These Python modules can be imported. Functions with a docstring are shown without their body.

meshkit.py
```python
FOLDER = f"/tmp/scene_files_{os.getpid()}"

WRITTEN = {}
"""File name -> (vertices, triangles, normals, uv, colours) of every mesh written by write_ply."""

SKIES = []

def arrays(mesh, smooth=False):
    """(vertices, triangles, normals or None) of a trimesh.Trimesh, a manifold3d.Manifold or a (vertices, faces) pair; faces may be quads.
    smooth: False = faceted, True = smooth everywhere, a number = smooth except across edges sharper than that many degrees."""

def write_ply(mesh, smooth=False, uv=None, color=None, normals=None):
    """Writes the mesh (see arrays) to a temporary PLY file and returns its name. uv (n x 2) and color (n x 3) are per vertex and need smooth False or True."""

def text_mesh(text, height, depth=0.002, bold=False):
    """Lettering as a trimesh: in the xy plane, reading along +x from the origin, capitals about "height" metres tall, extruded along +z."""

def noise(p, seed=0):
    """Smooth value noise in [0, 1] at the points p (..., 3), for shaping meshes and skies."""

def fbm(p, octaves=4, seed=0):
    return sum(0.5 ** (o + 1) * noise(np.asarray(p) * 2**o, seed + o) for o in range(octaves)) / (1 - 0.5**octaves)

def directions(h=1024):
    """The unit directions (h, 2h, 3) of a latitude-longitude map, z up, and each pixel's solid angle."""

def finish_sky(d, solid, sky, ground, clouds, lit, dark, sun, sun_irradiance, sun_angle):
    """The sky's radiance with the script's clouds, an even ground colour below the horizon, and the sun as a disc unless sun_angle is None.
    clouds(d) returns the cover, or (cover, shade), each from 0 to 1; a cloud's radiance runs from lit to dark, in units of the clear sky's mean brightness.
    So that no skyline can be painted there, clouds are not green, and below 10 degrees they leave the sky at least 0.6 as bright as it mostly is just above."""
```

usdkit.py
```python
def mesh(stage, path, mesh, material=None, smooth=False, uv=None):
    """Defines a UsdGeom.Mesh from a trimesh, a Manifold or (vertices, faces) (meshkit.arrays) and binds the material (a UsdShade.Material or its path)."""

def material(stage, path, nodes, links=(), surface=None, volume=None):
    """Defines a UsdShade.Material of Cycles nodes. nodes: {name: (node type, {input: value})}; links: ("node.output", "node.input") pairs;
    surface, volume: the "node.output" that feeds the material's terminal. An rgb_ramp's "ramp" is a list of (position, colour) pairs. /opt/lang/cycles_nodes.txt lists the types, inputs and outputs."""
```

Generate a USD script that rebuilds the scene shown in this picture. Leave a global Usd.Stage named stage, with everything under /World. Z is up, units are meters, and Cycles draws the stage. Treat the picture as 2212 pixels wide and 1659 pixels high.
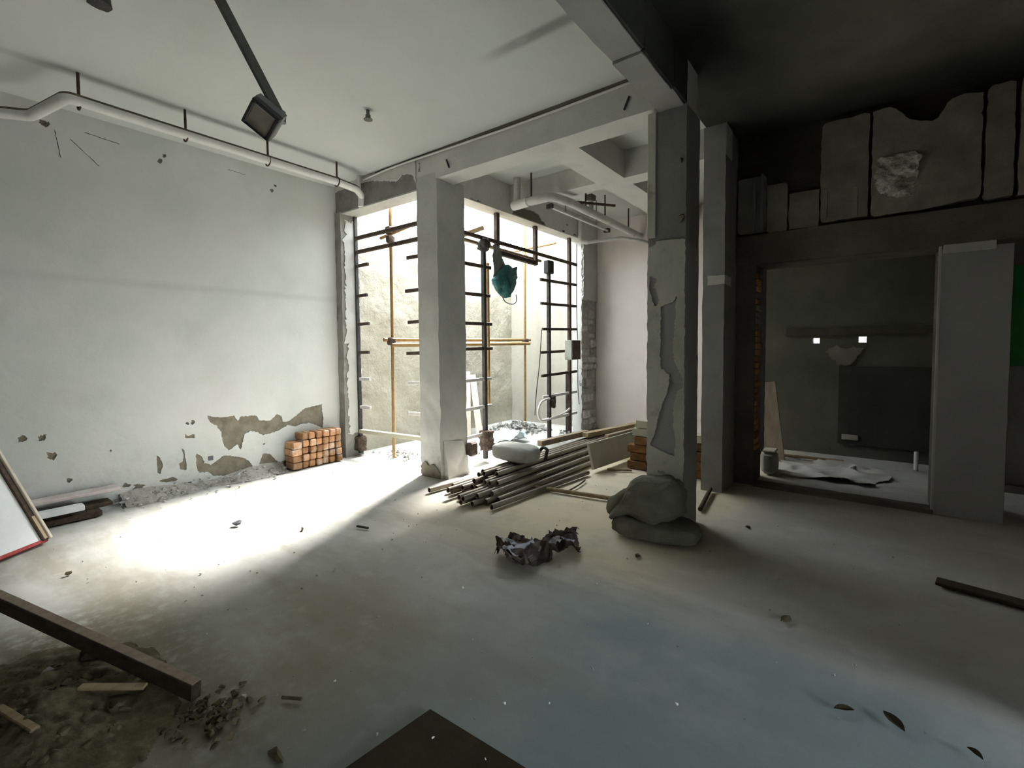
import math, random
import numpy as np
import trimesh
from shapely.geometry import Polygon, Point, box as rect
from shapely.ops import unary_union
import manifold3d as m3
import usdkit, meshkit
from pxr import Usd, UsdGeom, UsdLux, UsdShade, Gf, Sdf

stage = Usd.Stage.CreateInMemory()
UsdGeom.SetStageUpAxis(stage, 'Z')
UsdGeom.SetStageMetersPerUnit(stage, 1.0)
stage.SetDefaultPrim(UsdGeom.Xform.Define(stage, '/World').GetPrim())
rng = np.random.default_rng(11)
random.seed(11)

# ------------------------------------------------------------------ camera, light, exposure
EYE = np.array([0.0, 0.0, 1.5])
YAW, PITCH, ROLL = np.radians([37.3, 2.70, -0.49])
fw = np.array([-np.sin(YAW) * np.cos(PITCH), np.cos(YAW) * np.cos(PITCH), -np.sin(PITCH)])
rt0 = np.array([np.cos(YAW), np.sin(YAW), 0.0])
up0 = np.cross(rt0, fw)
RT = np.cos(ROLL) * rt0 + np.sin(ROLL) * up0
UP = -np.sin(ROLL) * rt0 + np.cos(ROLL) * up0
cam = UsdGeom.Camera.Define(stage, '/World/camera')
cam.AddTransformOp().Set(Gf.Matrix4d(*RT, 0, *UP, 0, *(-fw), 0, *EYE, 1))
cam.CreateHorizontalApertureAttr(36.0)
cam.CreateVerticalApertureAttr(27.0)
cam.CreateFocalLengthAttr(1021 / 2212 * 36)
cam.CreateVerticalApertureOffsetAttr(-33.5 / 2212 * 36)
cam.CreateClippingRangeAttr(Gf.Vec2f(0.05, 200))
cam.CreateExposureAttr(0.22)

sky = UsdLux.DomeLight.Define(stage, '/World/sky')          # bright, slightly cool overcast haze
sky.CreateIntensityAttr(4.9)
sky.CreateColorAttr(Gf.Vec3f(0.87, 0.955, 1.0))
sun = UsdLux.DistantLight.Define(stage, '/World/sun')       # hazy sun falling down the light well
SUN_EL, SUN_AZ = math.radians(49), math.atan2(0.25, 1.0)
sd = np.array([math.sin(SUN_AZ) * math.cos(SUN_EL), -math.cos(SUN_AZ) * math.cos(SUN_EL), -math.sin(SUN_EL)])
zx = -sd; xx = np.cross([0, 0, 1.0], zx); xx /= np.linalg.norm(xx); yx = np.cross(zx, xx)
sun.AddTransformOp().Set(Gf.Matrix4d(*xx, 0, *yx, 0, *zx, 0, 0, 0, 12, 1))
sun.CreateAngleAttr(17.0)
sun.CreateIntensityAttr(10.5)
sun.CreateNormalizeAttr(True)
sun.CreateColorAttr(Gf.Vec3f(1.0, 0.97, 0.92))

# ------------------------------------------------------------------ helpers
BASE, COUNT = {}, {}


def path_for(name, parent=None):
    root = str(parent.GetPath()) if parent else '/World'
    k = (root, name)
    n = COUNT.get(k, 0)
    COUNT[k] = n + 1
    return f'{root}/{name}' + (f'_{n:03d}' if n else '')


def tag(prim, label=None, cat=None, group=None, kind=None):
    p = prim.GetPrim() if hasattr(prim, 'GetPrim') else prim
    for k, v in (('label', label), ('category', cat), ('group', group), ('kind', kind)):
        if v:
            p.SetCustomDataByKey(k, v)
    return p


def thing(name, label, cat, base=(0, 0, 0), group=None, kind=None):
    x = UsdGeom.Xform.Define(stage, path_for(name))
    x.AddTranslateOp().Set(Gf.Vec3d(*map(float, base)))
    BASE[str(x.GetPath())] = np.array(base, float)
    return tag(x, label, cat, group, kind)


def find_base(p):
    while p and str(p.GetPath()) != '/World':
        if str(p.GetPath()) in BASE:
            return BASE[str(p.GetPath())]
        p = p.GetParent()
    return np.zeros(3)


def arr(mesh):
    if hasattr(mesh, 'to_mesh'):
        q = mesh.to_mesh()
        return trimesh.Trimesh(q.vert_properties[:, :3].astype(float), q.tri_verts, process=False)
    return mesh


def obj(name, mesh, mat, parent=None, smooth=False, label=None, cat=None, group=None, kind=None):
    m = arr(mesh).copy()
    if parent is not None:
        m.vertices = m.vertices - find_base(parent)
    g = usdkit.mesh(stage, path_for(name, parent), m, M[mat], smooth=smooth)
    return tag(g, label, cat, group, kind)


def bx(x0, x1, y0, y1, z0, z1):
    b = trimesh.creation.box([abs(x1 - x0), abs(y1 - y0), abs(z1 - z0)])
    b.apply_translation([(x0 + x1) / 2, (y0 + y1) / 2, (z0 + z1) / 2])
    return b


def cat(*ms):
    out = []
    for m in ms:
        out += [arr(k) for k in m] if isinstance(m, (list, tuple)) else [arr(m)]
    return trimesh.util.concatenate(out)


def fbm(p, s, seed=0, o=4):
    return meshkit.fbm(np.asarray(p) * s + 31.7, o, seed) - 0.5


def rough(m, edge=0.08, amp=0.015, s=6, seed=0, keep=None):
    """A mesh with its surface cut fine and pushed about by noise (worn edges, hand plaster)."""
    m = arr(m)
    v, f = trimesh.remesh.subdivide_to_size(m.vertices, m.faces, edge, max_iter=14)
    m = trimesh.Trimesh(v, f, process=True)
    v = m.vertices
    d = np.stack([fbm(v, s, seed + k * 17) for k in range(3)], 1) * 2 * amp
    if keep is not None:
        d *= keep(v)[:, None]
    m.vertices = v + d
    return m


def plank(x0, x1, y0, y1, z0, z1, b=0.004):
    """A bevelled box."""
    pts = []
    for sx in (0, 1):
        for sy in (0, 1):
            for sz in (0, 1):
                c = np.array([[x0, x1][sx], [y0, y1][sy], [z0, z1][sz]], float)
                s = np.array([1 - 2 * sx, 1 - 2 * sy, 1 - 2 * sz]) * b
                pts += [c + s * [0, 1, 1], c + s * [1, 0, 1], c + s * [1, 1, 0]]
    return trimesh.convex.convex_hull(np.array(pts))


def frame(direction, upv=(0, 0, 1)):
    d = np.array(direction, float); d /= np.linalg.norm(d)
    u = np.array(upv, float)
    if abs(d @ u) > 0.97:
        u = np.array([0, 1.0, 0])
    s = np.cross(u, d); s /= np.linalg.norm(s)
    return s, np.cross(d, s), d


def beam(a, b, w, h, bev=0.004, upv=(0, 0, 1)):
    """A bevelled bar from a to b: w across, h in the up direction."""
    a, b = np.array(a, float), np.array(b, float)
    s, u, d = frame(b - a, upv)
    m = plank(-w / 2, w / 2, -h / 2, h / 2, 0, np.linalg.norm(b - a), min(bev, w / 3, h / 3))
    m.vertices = a + m.vertices @ np.stack([s, u, d])
    return m


def tube(pts, r, n=10, cap=True, hollow=0.0):
    p = np.array(pts, float)
    t = np.gradient(p, axis=0); t /= np.linalg.norm(t, axis=1, keepdims=True)
    s, u, _ = frame(t[0])
    rings, ang = [], np.arange(n) * 2 * np.pi / n
    rr = np.broadcast_to(r, (len(p),))
    for k in range(len(p)):
        s = s - (s @ t[k]) * t[k]; s /= np.linalg.norm(s); u = np.cross(t[k], s)
        rings.append(p[k] + rr[k] * (np.cos(ang)[:, None] * s + np.sin(ang)[:, None] * u))
    v = np.vstack(rings); f = []
    for k in range(len(p) - 1):
        for j in range(n):
            a, b = k * n + j, k * n + (j + 1) % n
            f += [[a, b, b + n], [a, b + n, a + n]]
    if cap:
        for k, flip in ((0, True), (len(p) - 1, False)):
            if hollow:
                tt = t[k] * (1 if flip else -1)
                c0 = len(v)
                inner = p[k] + (rings[k] - p[k]) * hollow
                deep = inner + tt * 0.12
                v = np.vstack([v, inner, deep, (deep.mean(0))[None]])
                for j in range(n):
                    o0, o1 = k * n + j, k * n + (j + 1) % n
                    i0, i1 = c0 + j, c0 + (j + 1) % n
                    d0, d1, e = i0 + n, i1 + n, c0 + 2 * n
                    q = [[o0, i0, i1], [o0, i1, o1], [i0, d0, d1], [i0, d1, i1], [d0, e, d1]]
                    f += q if flip else [x[::-1] for x in q]
            else:
                v = np.vstack([v, p[k][None]]); c = len(v) - 1
                for j in range(n):
                    a, b = k * n + j, k * n + (j + 1) % n
                    f.append([c, b, a] if flip else [c, a, b])
    return trimesh.Trimesh(v, np.array(f), process=False)


def curve(pts, n=40):
    """A smooth line through the points."""
    from scipy.interpolate import PchipInterpolator
    p = np.array(pts, float)
    t = np.r_[0, np.cumsum(np.linalg.norm(np.diff(p, axis=0), axis=1))]
    return PchipInterpolator(t, p)(np.linspace(0, t[-1], n))


def fillet(pts, r=0.08, n=7):
    """A polyline with rounded corners."""
    p = [np.array(q, float) for q in pts]
    out = [p[0]]
    for a, b, c in zip(p, p[1:], p[2:]):
        u, w = (a - b), (c - b)
        k = min(r, np.linalg.norm(u) * .45, np.linalg.norm(w) * .45)
        s, e = b + u / np.linalg.norm(u) * k, b + w / np.linalg.norm(w) * k
        for t in np.linspace(0, 1, n):
            out.append((1 - t) ** 2 * s + 2 * t * (1 - t) * b + t * t * e)
    out.append(p[-1])
    return np.array(out)


def jag(poly, step=0.012, amp=0.008, seed=0):
    """The polygon with a ragged edge."""
    r = np.random.default_rng(seed)
    ring = poly.exterior if hasattr(poly, 'exterior') else Polygon(poly).exterior
    n = max(12, int(ring.length / step))
    p = np.array([ring.interpolate(k / n, normalized=True).coords[0] for k in range(n)])
    q = Polygon(p + r.normal(0, amp * .5, p.shape) + np.stack([fbm(np.c_[p, p[:, :1] * 0], 14, seed), fbm(np.c_[p, p[:, :1] * 0], 14, seed + 5)], 1) * amp * 2).buffer(0)
    return max(q.geoms, key=lambda g: g.area) if hasattr(q, 'geoms') else q


def slab(poly, axis, at, th):
    """Polygons in a wall plane made th thick. axis 'x': polygon is (y, z), grows along +x from x = at; axis 'y': polygon is (x, z), grows along -y; axis 'z': polygon is (x, y), grows up."""
    out = []
    for g in (poly.geoms if hasattr(poly, 'geoms') else [poly]):
        if g.area < 1e-5:
            continue
        m = trimesh.creation.extrude_polygon(g, th, engine='earcut')
        v = m.vertices
        if axis == 'x':
            m.vertices = np.c_[at + v[:, 2], v[:, 0], v[:, 1]]
        elif axis == 'y':
            m.vertices = np.c_[v[:, 0], at - v[:, 2], v[:, 1]]
        else:
            m.vertices = np.c_[v[:, 0], v[:, 1], at + v[:, 2]]
        out.append(m)
    m = cat(out)
    trimesh.repair.fix_normals(m)
    return m


def stone(c, size, seed, n=14):
    r = np.random.default_rng(seed)
    p = r.normal(size=(n, 3)); p /= np.linalg.norm(p, axis=1, keepdims=True)
    p *= r.uniform(.75, 1.05, (n, 1))
    m = trimesh.convex.convex_hull(p * np.array(size) / 2)
    m.apply_transform(trimesh.transformations.rotation_matrix(r.uniform(0, 6.28), [0, 0, 1]))
    m.apply_translation([c[0], c[1], c[2] - m.bounds[0][2]])
    return m


# ------------------------------------------------------------------ materials (procedural)
M = {}


def mat(name, stops, scale=3.0, detail=6, rough_=0.85, bump=0.0, bump_scale=40, bump_dist=0.01, spec=0.2, metallic=0, stretch=None, distortion=0.0, extra=None, island=0.0):
    n = {'g': ('geometry', {}), 'n': ('noise_texture', {'scale': scale, 'detail': float(detail), 'roughness': 0.6, 'distortion': distortion}), 'r': ('rgb_ramp', {'ramp': stops}),
         'p': ('principled_bsdf', {'roughness': rough_, 'specular_ior_level': spec, 'metallic': float(metallic)})}
    l = [('n.fac', 'r.fac')]
    if stretch:
        n['m'] = ('mapping', {'scale': stretch}); l += [('g.position', 'm.vector'), ('m.vector', 'n.vector')]
    else:
        l += [('g.position', 'n.vector')]
    out = 'r.color'
    if extra:
        out = extra(n, l, out)
    if island:
        n['oi'] = ('object_info', {}); n['mr'] = ('map_range', {'from_min': 0.0, 'from_max': 1.0, 'to_min': 1 - island, 'to_max': 1 + island})
        n['hs'] = ('hsv', {}); l += [('oi.random', 'mr.value'), ('mr.result', 'hs.value'), (out, 'hs.color')]
        out = 'hs.color'
    l.append((out, 'p.base_color'))
    if bump:
        n['bn'] = ('noise_texture', {'scale': float(bump_scale), 'detail': 6.0, 'roughness': 0.65})
        n['b'] = ('bump', {'strength': float(bump), 'distance': float(bump_dist)})
        l += [('g.position', 'bn.vector'), ('bn.fac', 'b.height'), ('b.normal', 'p.normal')]
    M[name] = usdkit.material(stage, f'/World/Looks/{name}', n, l, surface='p.BSDF')


def layer(col, scale, lo, hi, fac=1.0, tag_='a', stretch=None, detail=6, mask=None):
    """A patchy second colour over the first: noise between lo and hi; mask = ('x'|'y'|'z', from, to) fades it over that axis."""
    def go(n, l, out):
        t = tag_
        n[t + 'n'] = ('noise_texture', {'scale': float(scale), 'detail': float(detail), 'roughness': 0.62})
        n[t + 'm'] = ('map_range', {'from_min': lo, 'from_max': hi, 'to_min': 0.0, 'to_max': fac, 'clamp': True})
        n[t + 'c'] = ('color', {'value': col})
        n[t + 'x'] = ('mix', {})
        if stretch:
            n[t + 'p'] = ('mapping', {'scale': stretch}); l.extend([('g.position', t + 'p.vector'), (t + 'p.vector', t + 'n.vector')])
        else:
            l.append(('g.position', t + 'n.vector'))
        l.append((t + 'n.fac', t + 'm.value'))
        f = t + 'm.result'
        for k, (ax, a, b) in enumerate(mask or []):
            n[f'{t}s{k}'] = ('separate_xyz', {}); n[f'{t}r{k}'] = ('map_range', {'from_min': a, 'from_max': b, 'to_min': 0.0, 'to_max': 1.0, 'clamp': True, 'range_type': 'smoothstep'}); n[f'{t}k{k}'] = ('math', {'math_type': 'multiply'})
            l.extend([('g.position', f'{t}s{k}.vector'), (f'{t}s{k}.{ax}', f'{t}r{k}.value'), (f, f'{t}k{k}.value1'), (f'{t}r{k}.result', f'{t}k{k}.value2')])
            f = f'{t}k{k}.value'
        l.extend([(f, t + 'x.fac'), (out, t + 'x.color1'), (t + 'c.color', t + 'x.color2')])
        return t + 'x.color'
    return go


def chain(*fs):
    def go(n, l, out):
        for f in fs:
            out = f(n, l, out)
        return out
    return go


mat('white_plaster', [(0.3, (.52, .545, .515)), (0.55, (.60, .61, .585)), (0.75, (.575, .56, .565))], 1.1, 4, .9, .25, 9, .02, extra=chain(
    layer((.50, .50, .44), 1.6, .5, .72, .45, 'a', mask=[('z', 1.5, .2)]),
    layer((.40, .38, .33), 3.5, .52, .7, .7, 'b', stretch=(1, .5, 1.6), mask=[('z', .62, .05)]),
    layer((.42, .43, .42), 2.2, .3, .62, .40, 'c', stretch=(1, .25, 4), mask=[('z', 2.09, 2.14), ('z', 2.22, 2.15)]),
    layer((.45, .44, .40), .8, .55, .8, .5, 'd')))
mat('ceiling_white', [(0.3, (.53, .56, .53)), (0.6, (.58, .60, .575)), (0.8, (.56, .555, .545))], .8, 4, .9, .15, 5, .02, extra=chain(
    layer((.24, .24, .235), 2.0, .15, .4, .85, 'a', mask=[('y', 2.74, 2.80), ('y', 2.90, 2.83), ('x', -2.5, -2.0)]),
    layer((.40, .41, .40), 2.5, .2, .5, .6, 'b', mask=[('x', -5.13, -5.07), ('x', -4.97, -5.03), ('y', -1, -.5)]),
    layer((.5, .5, .48), 1.5, .6, .8, .4, 'c')))
mat('pale_plaster', [(0.3, (.42, .42, .40)), (0.55, (.50, .50, .47)), (0.8, (.55, .54, .52))], 2.2, 6, .9, .35, 18, .012, extra=chain(
    layer((.30, .28, .22), 7, .5, .68, .75, 'a', mask=[('z', .55, .02)]), layer((.33, .33, .33), 3, .58, .72, .4, 'b')))
mat('beam_plaster', [(0.3, (.55, .55, .52)), (0.6, (.62, .61, .58)), (0.8, (.58, .56, .56))], 1.6, 5, .9, .3, 12, .015, extra=layer((.40, .40, .36), 3, .55, .75, .5))
mat('bare_concrete', [(0.3, (.17, .165, .15)), (0.5, (.25, .245, .225)), (0.75, (.31, .30, .28))], 5, 8, .92, .5, 30, .012)
mat('brown_render', [(0.3, (.15, .135, .10)), (0.5, (.22, .20, .155)), (0.75, (.28, .26, .20))], 9, 8, .95, .6, 45, .012)
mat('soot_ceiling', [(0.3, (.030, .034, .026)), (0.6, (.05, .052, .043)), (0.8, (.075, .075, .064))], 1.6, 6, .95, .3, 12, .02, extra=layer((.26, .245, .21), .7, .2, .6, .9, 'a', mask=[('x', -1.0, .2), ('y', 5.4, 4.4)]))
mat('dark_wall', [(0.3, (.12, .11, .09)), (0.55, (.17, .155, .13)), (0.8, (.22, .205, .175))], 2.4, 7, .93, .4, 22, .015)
mat('blackish_wall', [(0.3, (.045, .042, .032)), (0.6, (.07, .066, .052)), (0.8, (.11, .10, .08))], 2.6, 7, .95, .4, 22, .015)
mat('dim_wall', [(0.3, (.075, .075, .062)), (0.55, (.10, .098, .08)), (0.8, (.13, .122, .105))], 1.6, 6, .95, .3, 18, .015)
mat('smooth_pier', [(0.3, (.38, .375, .36)), (0.6, (.46, .455, .44)), (0.8, (.42, .415, .41))], 1.2, 5, .92, .2, 24, .01, extra=layer((.33, .33, .31), 2, .45, .7, .5, 'a', mask=[('z', 1.3, 2.1)]))  # lower part paler: light from the side doorway put into the colour
mat('grey_render', [(0.3, (.24, .235, .225)), (0.6, (.30, .295, .285)), (0.8, (.34, .33, .32))], 1.8, 6, .92, .3, 24, .01, extra=layer((.20, .20, .18), 4, .55, .72, .5))
mat('column_plaster', [(0.3, (.41, .405, .345)), (0.5, (.52, .515, .445)), (0.75, (.62, .605, .54))], 4, 7, .92, .5, 26, .012, stretch=(1, 1, .45), extra=layer((.22, .21, .19), 5, .6, .72, .6))
mat('column_grey', [(0.3, (.20, .195, .18)), (0.6, (.26, .255, .24)), (0.8, (.30, .29, .275))], 4, 7, .92, .4, 30, .01, stretch=(1, 1, .3), extra=layer((.36, .35, .325), 2, .1, .4, .85, 'a', mask=[('z', 2.34, 2.25)]))
mat('well_plaster', [(0.3, (.31, .285, .225)), (0.5, (.39, .365, .295)), (0.75, (.47, .445, .375))], 1.6, 7, .95, .8, 7, .05, extra=chain(layer((.36, .32, .25), 3, .5, .7, .6, 'a', mask=[('z', .7, .1)]), layer((.42, .38, .29), 2.3, .52, .7, .6, 'b', mask=[('z', 1.6, 2.3)])))
mat('well_back', [(0.3, (.37, .34, .285)), (0.6, (.43, .41, .35)), (0.8, (.40, .38, .34))], 1.3, 5, .95, .3, 9, .02, stretch=(2.2, 2.2, .3), extra=layer((.33, .30, .26), 3, .45, .7, .7, 'a', mask=[('z', .9, .1)]))
mat('pink_plaster', [(0.3, (.72, .66, .635)), (0.6, (.78, .72, .69)), (0.8, (.80, .755, .715))], 1.5, 5, .9, .2, 14, .015, extra=layer((.55, .42, .36), 2, .5, .75, .5, 'a', mask=[('z', 1.0, .1)]))
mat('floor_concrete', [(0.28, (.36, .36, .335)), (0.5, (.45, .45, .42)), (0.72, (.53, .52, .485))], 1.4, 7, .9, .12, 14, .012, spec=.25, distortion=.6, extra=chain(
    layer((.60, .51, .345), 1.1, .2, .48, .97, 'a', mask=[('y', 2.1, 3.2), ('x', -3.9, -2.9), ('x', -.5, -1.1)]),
    layer((.37, .345, .30), 1.3, .2, .5, .9, 'f', mask=[('y', 2.35, 2.75), ('x', -1.2, -.6), ('y', 5.75, 5.6)]),  # darker tone paints in the shadow wedge of the peeling column
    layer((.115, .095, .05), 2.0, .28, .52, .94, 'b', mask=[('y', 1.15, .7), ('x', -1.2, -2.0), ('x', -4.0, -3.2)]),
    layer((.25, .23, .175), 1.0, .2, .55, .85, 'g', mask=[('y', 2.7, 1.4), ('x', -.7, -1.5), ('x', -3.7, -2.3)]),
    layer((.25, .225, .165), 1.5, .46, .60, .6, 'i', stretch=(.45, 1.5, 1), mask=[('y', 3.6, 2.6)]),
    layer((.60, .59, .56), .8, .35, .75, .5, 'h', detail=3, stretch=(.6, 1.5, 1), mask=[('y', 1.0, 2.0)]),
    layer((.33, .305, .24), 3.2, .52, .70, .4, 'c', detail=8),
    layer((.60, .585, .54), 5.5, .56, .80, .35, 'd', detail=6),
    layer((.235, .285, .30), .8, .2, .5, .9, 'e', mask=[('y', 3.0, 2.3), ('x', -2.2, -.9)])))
mat('rust_steel', [(0.3, (.05, .037, .03)), (0.55, (.09, .066, .052)), (0.8, (.14, .095, .068))], 14, 6, .75, .3, 90, .004)
mat('dark_steel', [(0.3, (.03, .03, .03)), (0.6, (.055, .052, .048)), (0.8, (.08, .07, .06))], 10, 5, .6, .2, 80, .003)
mat('yellow_steel', [(0.3, (.20, .12, .045)), (0.55, (.28, .18, .075)), (0.8, (.15, .085, .045))], 11, 6, .6, .2, 70, .003)
mat('tube_steel', [(0.3, (.15, .125, .095)), (0.5, (.25, .215, .165)), (0.75, (.34, .31, .26))], 7, 7, .55, .25, 60, .003, spec=.4, metallic=.25, stretch=(4, .6, 4), island=.25)
mat('white_pipe', [(0.3, (.62, .61, .58)), (0.7, (.72, .71, .69))], 6, 4, .5, .1, 30, .003, spec=.4)
mat('pipe_top_dust', [(0.3, (.10, .085, .06)), (0.7, (.16, .14, .10))], 8, 6, .95)
mat('drain_pipe', [(0.3, (.48, .46, .44)), (0.6, (.60, .585, .57)), (0.8, (.52, .49, .47))], 7, 5, .6, .15, 30, .003)
mat('lamp_black', [(0.3, (.018, .016, .02)), (0.7, (.035, .033, .036))], 12, 4, .5, spec=.4)
mat('lamp_grey', [(0.3, (.16, .175, .185)), (0.7, (.22, .235, .245))], 9, 4, .6)
mat('arm_steel', [(0.3, (.085, .092, .085)), (0.5, (.12, .125, .115)), (0.7, (.10, .08, .06))], 9, 4, .6)
mat('lamp_glass', [(0.3, (.22, .19, .155)), (0.7, (.30, .265, .215))], 9, 4, .35, spec=.5)
mat('lamp_reflector', [(0.3, (.25, .25, .24)), (0.7, (.34, .34, .33))], 9, 4, .4)
mat('timber', [(0.3, (.21, .155, .09)), (0.5, (.30, .23, .14)), (0.75, (.38, .30, .20))], 9, 7, .85, .3, 50, .004, stretch=(3, .5, 3), island=.2)
mat('dark_timber', [(0.3, (.045, .034, .024)), (0.55, (.075, .055, .038)), (0.8, (.11, .085, .06))], 10, 7, .85, .3, 60, .004, stretch=(.6, 3, 3), island=.15)
mat('pale_timber', [(0.3, (.50, .43, .34)), (0.6, (.62, .55, .45)), (0.8, (.68, .62, .54))], 9, 6, .8, .2, 50, .003, island=.1)
mat('tan_chip', [(0.3, (.42, .32, .20)), (0.7, (.52, .42, .28))], 12, 6, .9)
mat('grey_board', [(0.3, (.36, .345, .27)), (0.6, (.45, .43, .34)), (0.8, (.50, .475, .39))], 4, 6, .85, .15, 40, .003)
mat('white_board', [(0.3, (.74, .75, .74)), (0.62, (.80, .81, .80)), (0.72, (.70, .71, .70))], 7, 6, .6, .1, 30, .003, extra=layer((.35, .40, .46), 26, .68, .74, .8))
mat('red_paint', [(0.3, (.28, .035, .03)), (0.6, (.42, .08, .07)), (0.8, (.20, .03, .025))], 20, 5, .7)
mat('pink_board', [(0.3, (.55, .46, .44)), (0.7, (.68, .60, .58))], 9, 5, .8)
mat('orange_brick', [(0.3, (.27, .13, .065)), (0.5, (.36, .19, .095)), (0.75, (.45, .28, .16))], 13, 7, .95, .5, 70, .006, island=.4, extra=layer((.40, .35, .30), 9, .50, .64, .7))
mat('brown_brick', [(0.3, (.13, .066, .03)), (0.55, (.19, .095, .042)), (0.8, (.26, .16, .08))], 15, 7, .95, .5, 70, .006, island=.3)
mat('jamb_brick', [(0.3, (.40, .20, .07)), (0.55, (.55, .30, .11)), (0.8, (.62, .42, .22))], 15, 7, .95, .5, 70, .006, island=.3)
mat('dust_sheet', [(0.3, (.44, .42, .40)), (0.6, (.55, .53, .49)), (0.8, (.48, .46, .45))], 5, 6, .9, .3, 40, .01)
mat('brown_plank', [(0.3, (.22, .17, .125)), (0.6, (.30, .24, .18)), (0.8, (.35, .29, .23))], 8, 6, .85, .2, 50, .004, stretch=(3, 3, .5))
mat('mortar', [(0.3, (.30, .28, .25)), (0.5, (.42, .40, .36)), (0.7, (.30, .27, .22))], 18, 7, .97, .6, 60, .01)
mat('rubble_stone', [(0.3, (.20, .195, .18)), (0.5, (.32, .315, .30)), (0.75, (.46, .455, .44))], 16, 8, .95, .7, 60, .01, island=.4)
mat('pier_stone', [(0.3, (.30, .295, .275)), (0.5, (.44, .435, .41)), (0.75, (.58, .575, .55))], 12, 8, .95, .8, 40, .015, island=.35)
mat('dark_rubble', [(0.3, (.065, .054, .03)), (0.5, (.115, .097, .056)), (0.75, (.20, .175, .11))], 18, 8, .95, .6, 60, .01)
mat('pale_chip', [(0.3, (.62, .62, .58)), (0.7, (.78, .78, .74))], 20, 4, .6, spec=.5)
mat('black_chip', [(0.3, (.03, .03, .035)), (0.7, (.06, .06, .065))], 20, 4, .8)
mat('yellow_bit', [(0.3, (.62, .52, .05)), (0.7, (.75, .62, .10))], 20, 4, .6)
mat('sack_grey', [(0.3, (.095, .092, .068)), (0.5, (.135, .13, .10)), (0.75, (.18, .175, .14))], 6, 7, .9, .35, 120, .004)
mat('sack_pale', [(0.3, (.32, .325, .29)), (0.6, (.41, .41, .375)), (0.8, (.46, .46, .42))], 5, 6, .85, .25, 90, .004)
mat('bag_teal', [(0.3, (.012, .075, .075)), (0.5, (.022, .13, .125)), (0.75, (.05, .20, .19))], 9, 6, .55, .3, 30, .01, spec=.4)
mat('bag_grey', [(0.3, (.18, .20, .19)), (0.7, (.28, .30, .29))], 9, 5, .7)
mat('blue_plastic', [(0.3, (.50, .62, .64)), (0.6, (.66, .76, .78)), (0.8, (.45, .60, .62))], 7, 5, .35, spec=.5)
mat('pale_rag', [(0.3, (.28, .29, .31)), (0.5, (.40, .41, .45)), (0.7, (.20, .19, .18))], 7, 4, .8, .3, 60, .006)
mat('rag', [(0.34, (.030, .020, .018)), (0.5, (.065, .048, .040)), (0.62, (.12, .10, .08)), (0.72, (.04, .03, .03))], 6.5, 4, .8, .3, 60, .006, distortion=.5)
mat('dark_plate', [(0.3, (.030, .023, .013)), (0.6, (.045, .035, .021)), (0.8, (.06, .05, .032))], 7, 6, .9, .2, 50, .003)
mat('panel_grey', [(0.3, (.22, .205, .17)), (0.55, (.33, .31, .26)), (0.8, (.44, .42, .36))], 4, 7, .9, .4, 26, .01, island=.25)
mat('foil', [(0.32, (.34, .32, .25)), (0.5, (.62, .60, .52)), (0.6, (.95, .94, .88)), (0.7, (.5, .48, .4))], 10, 5, .25, .9, 16, .03, spec=.8, metallic=.35)
mat('green_light_tint', [(0.3, (.03, .20, .045)), (0.7, (.045, .27, .07))], 4, 5, .8)
mat('switch_box', [(0.3, (.36, .38, .33)), (0.7, (.44, .46, .40))], 6, 4, .6)
mat('socket', [(0.3, (.10, .095, .13)), (0.7, (.15, .145, .18))], 30, 4, .6)
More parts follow.
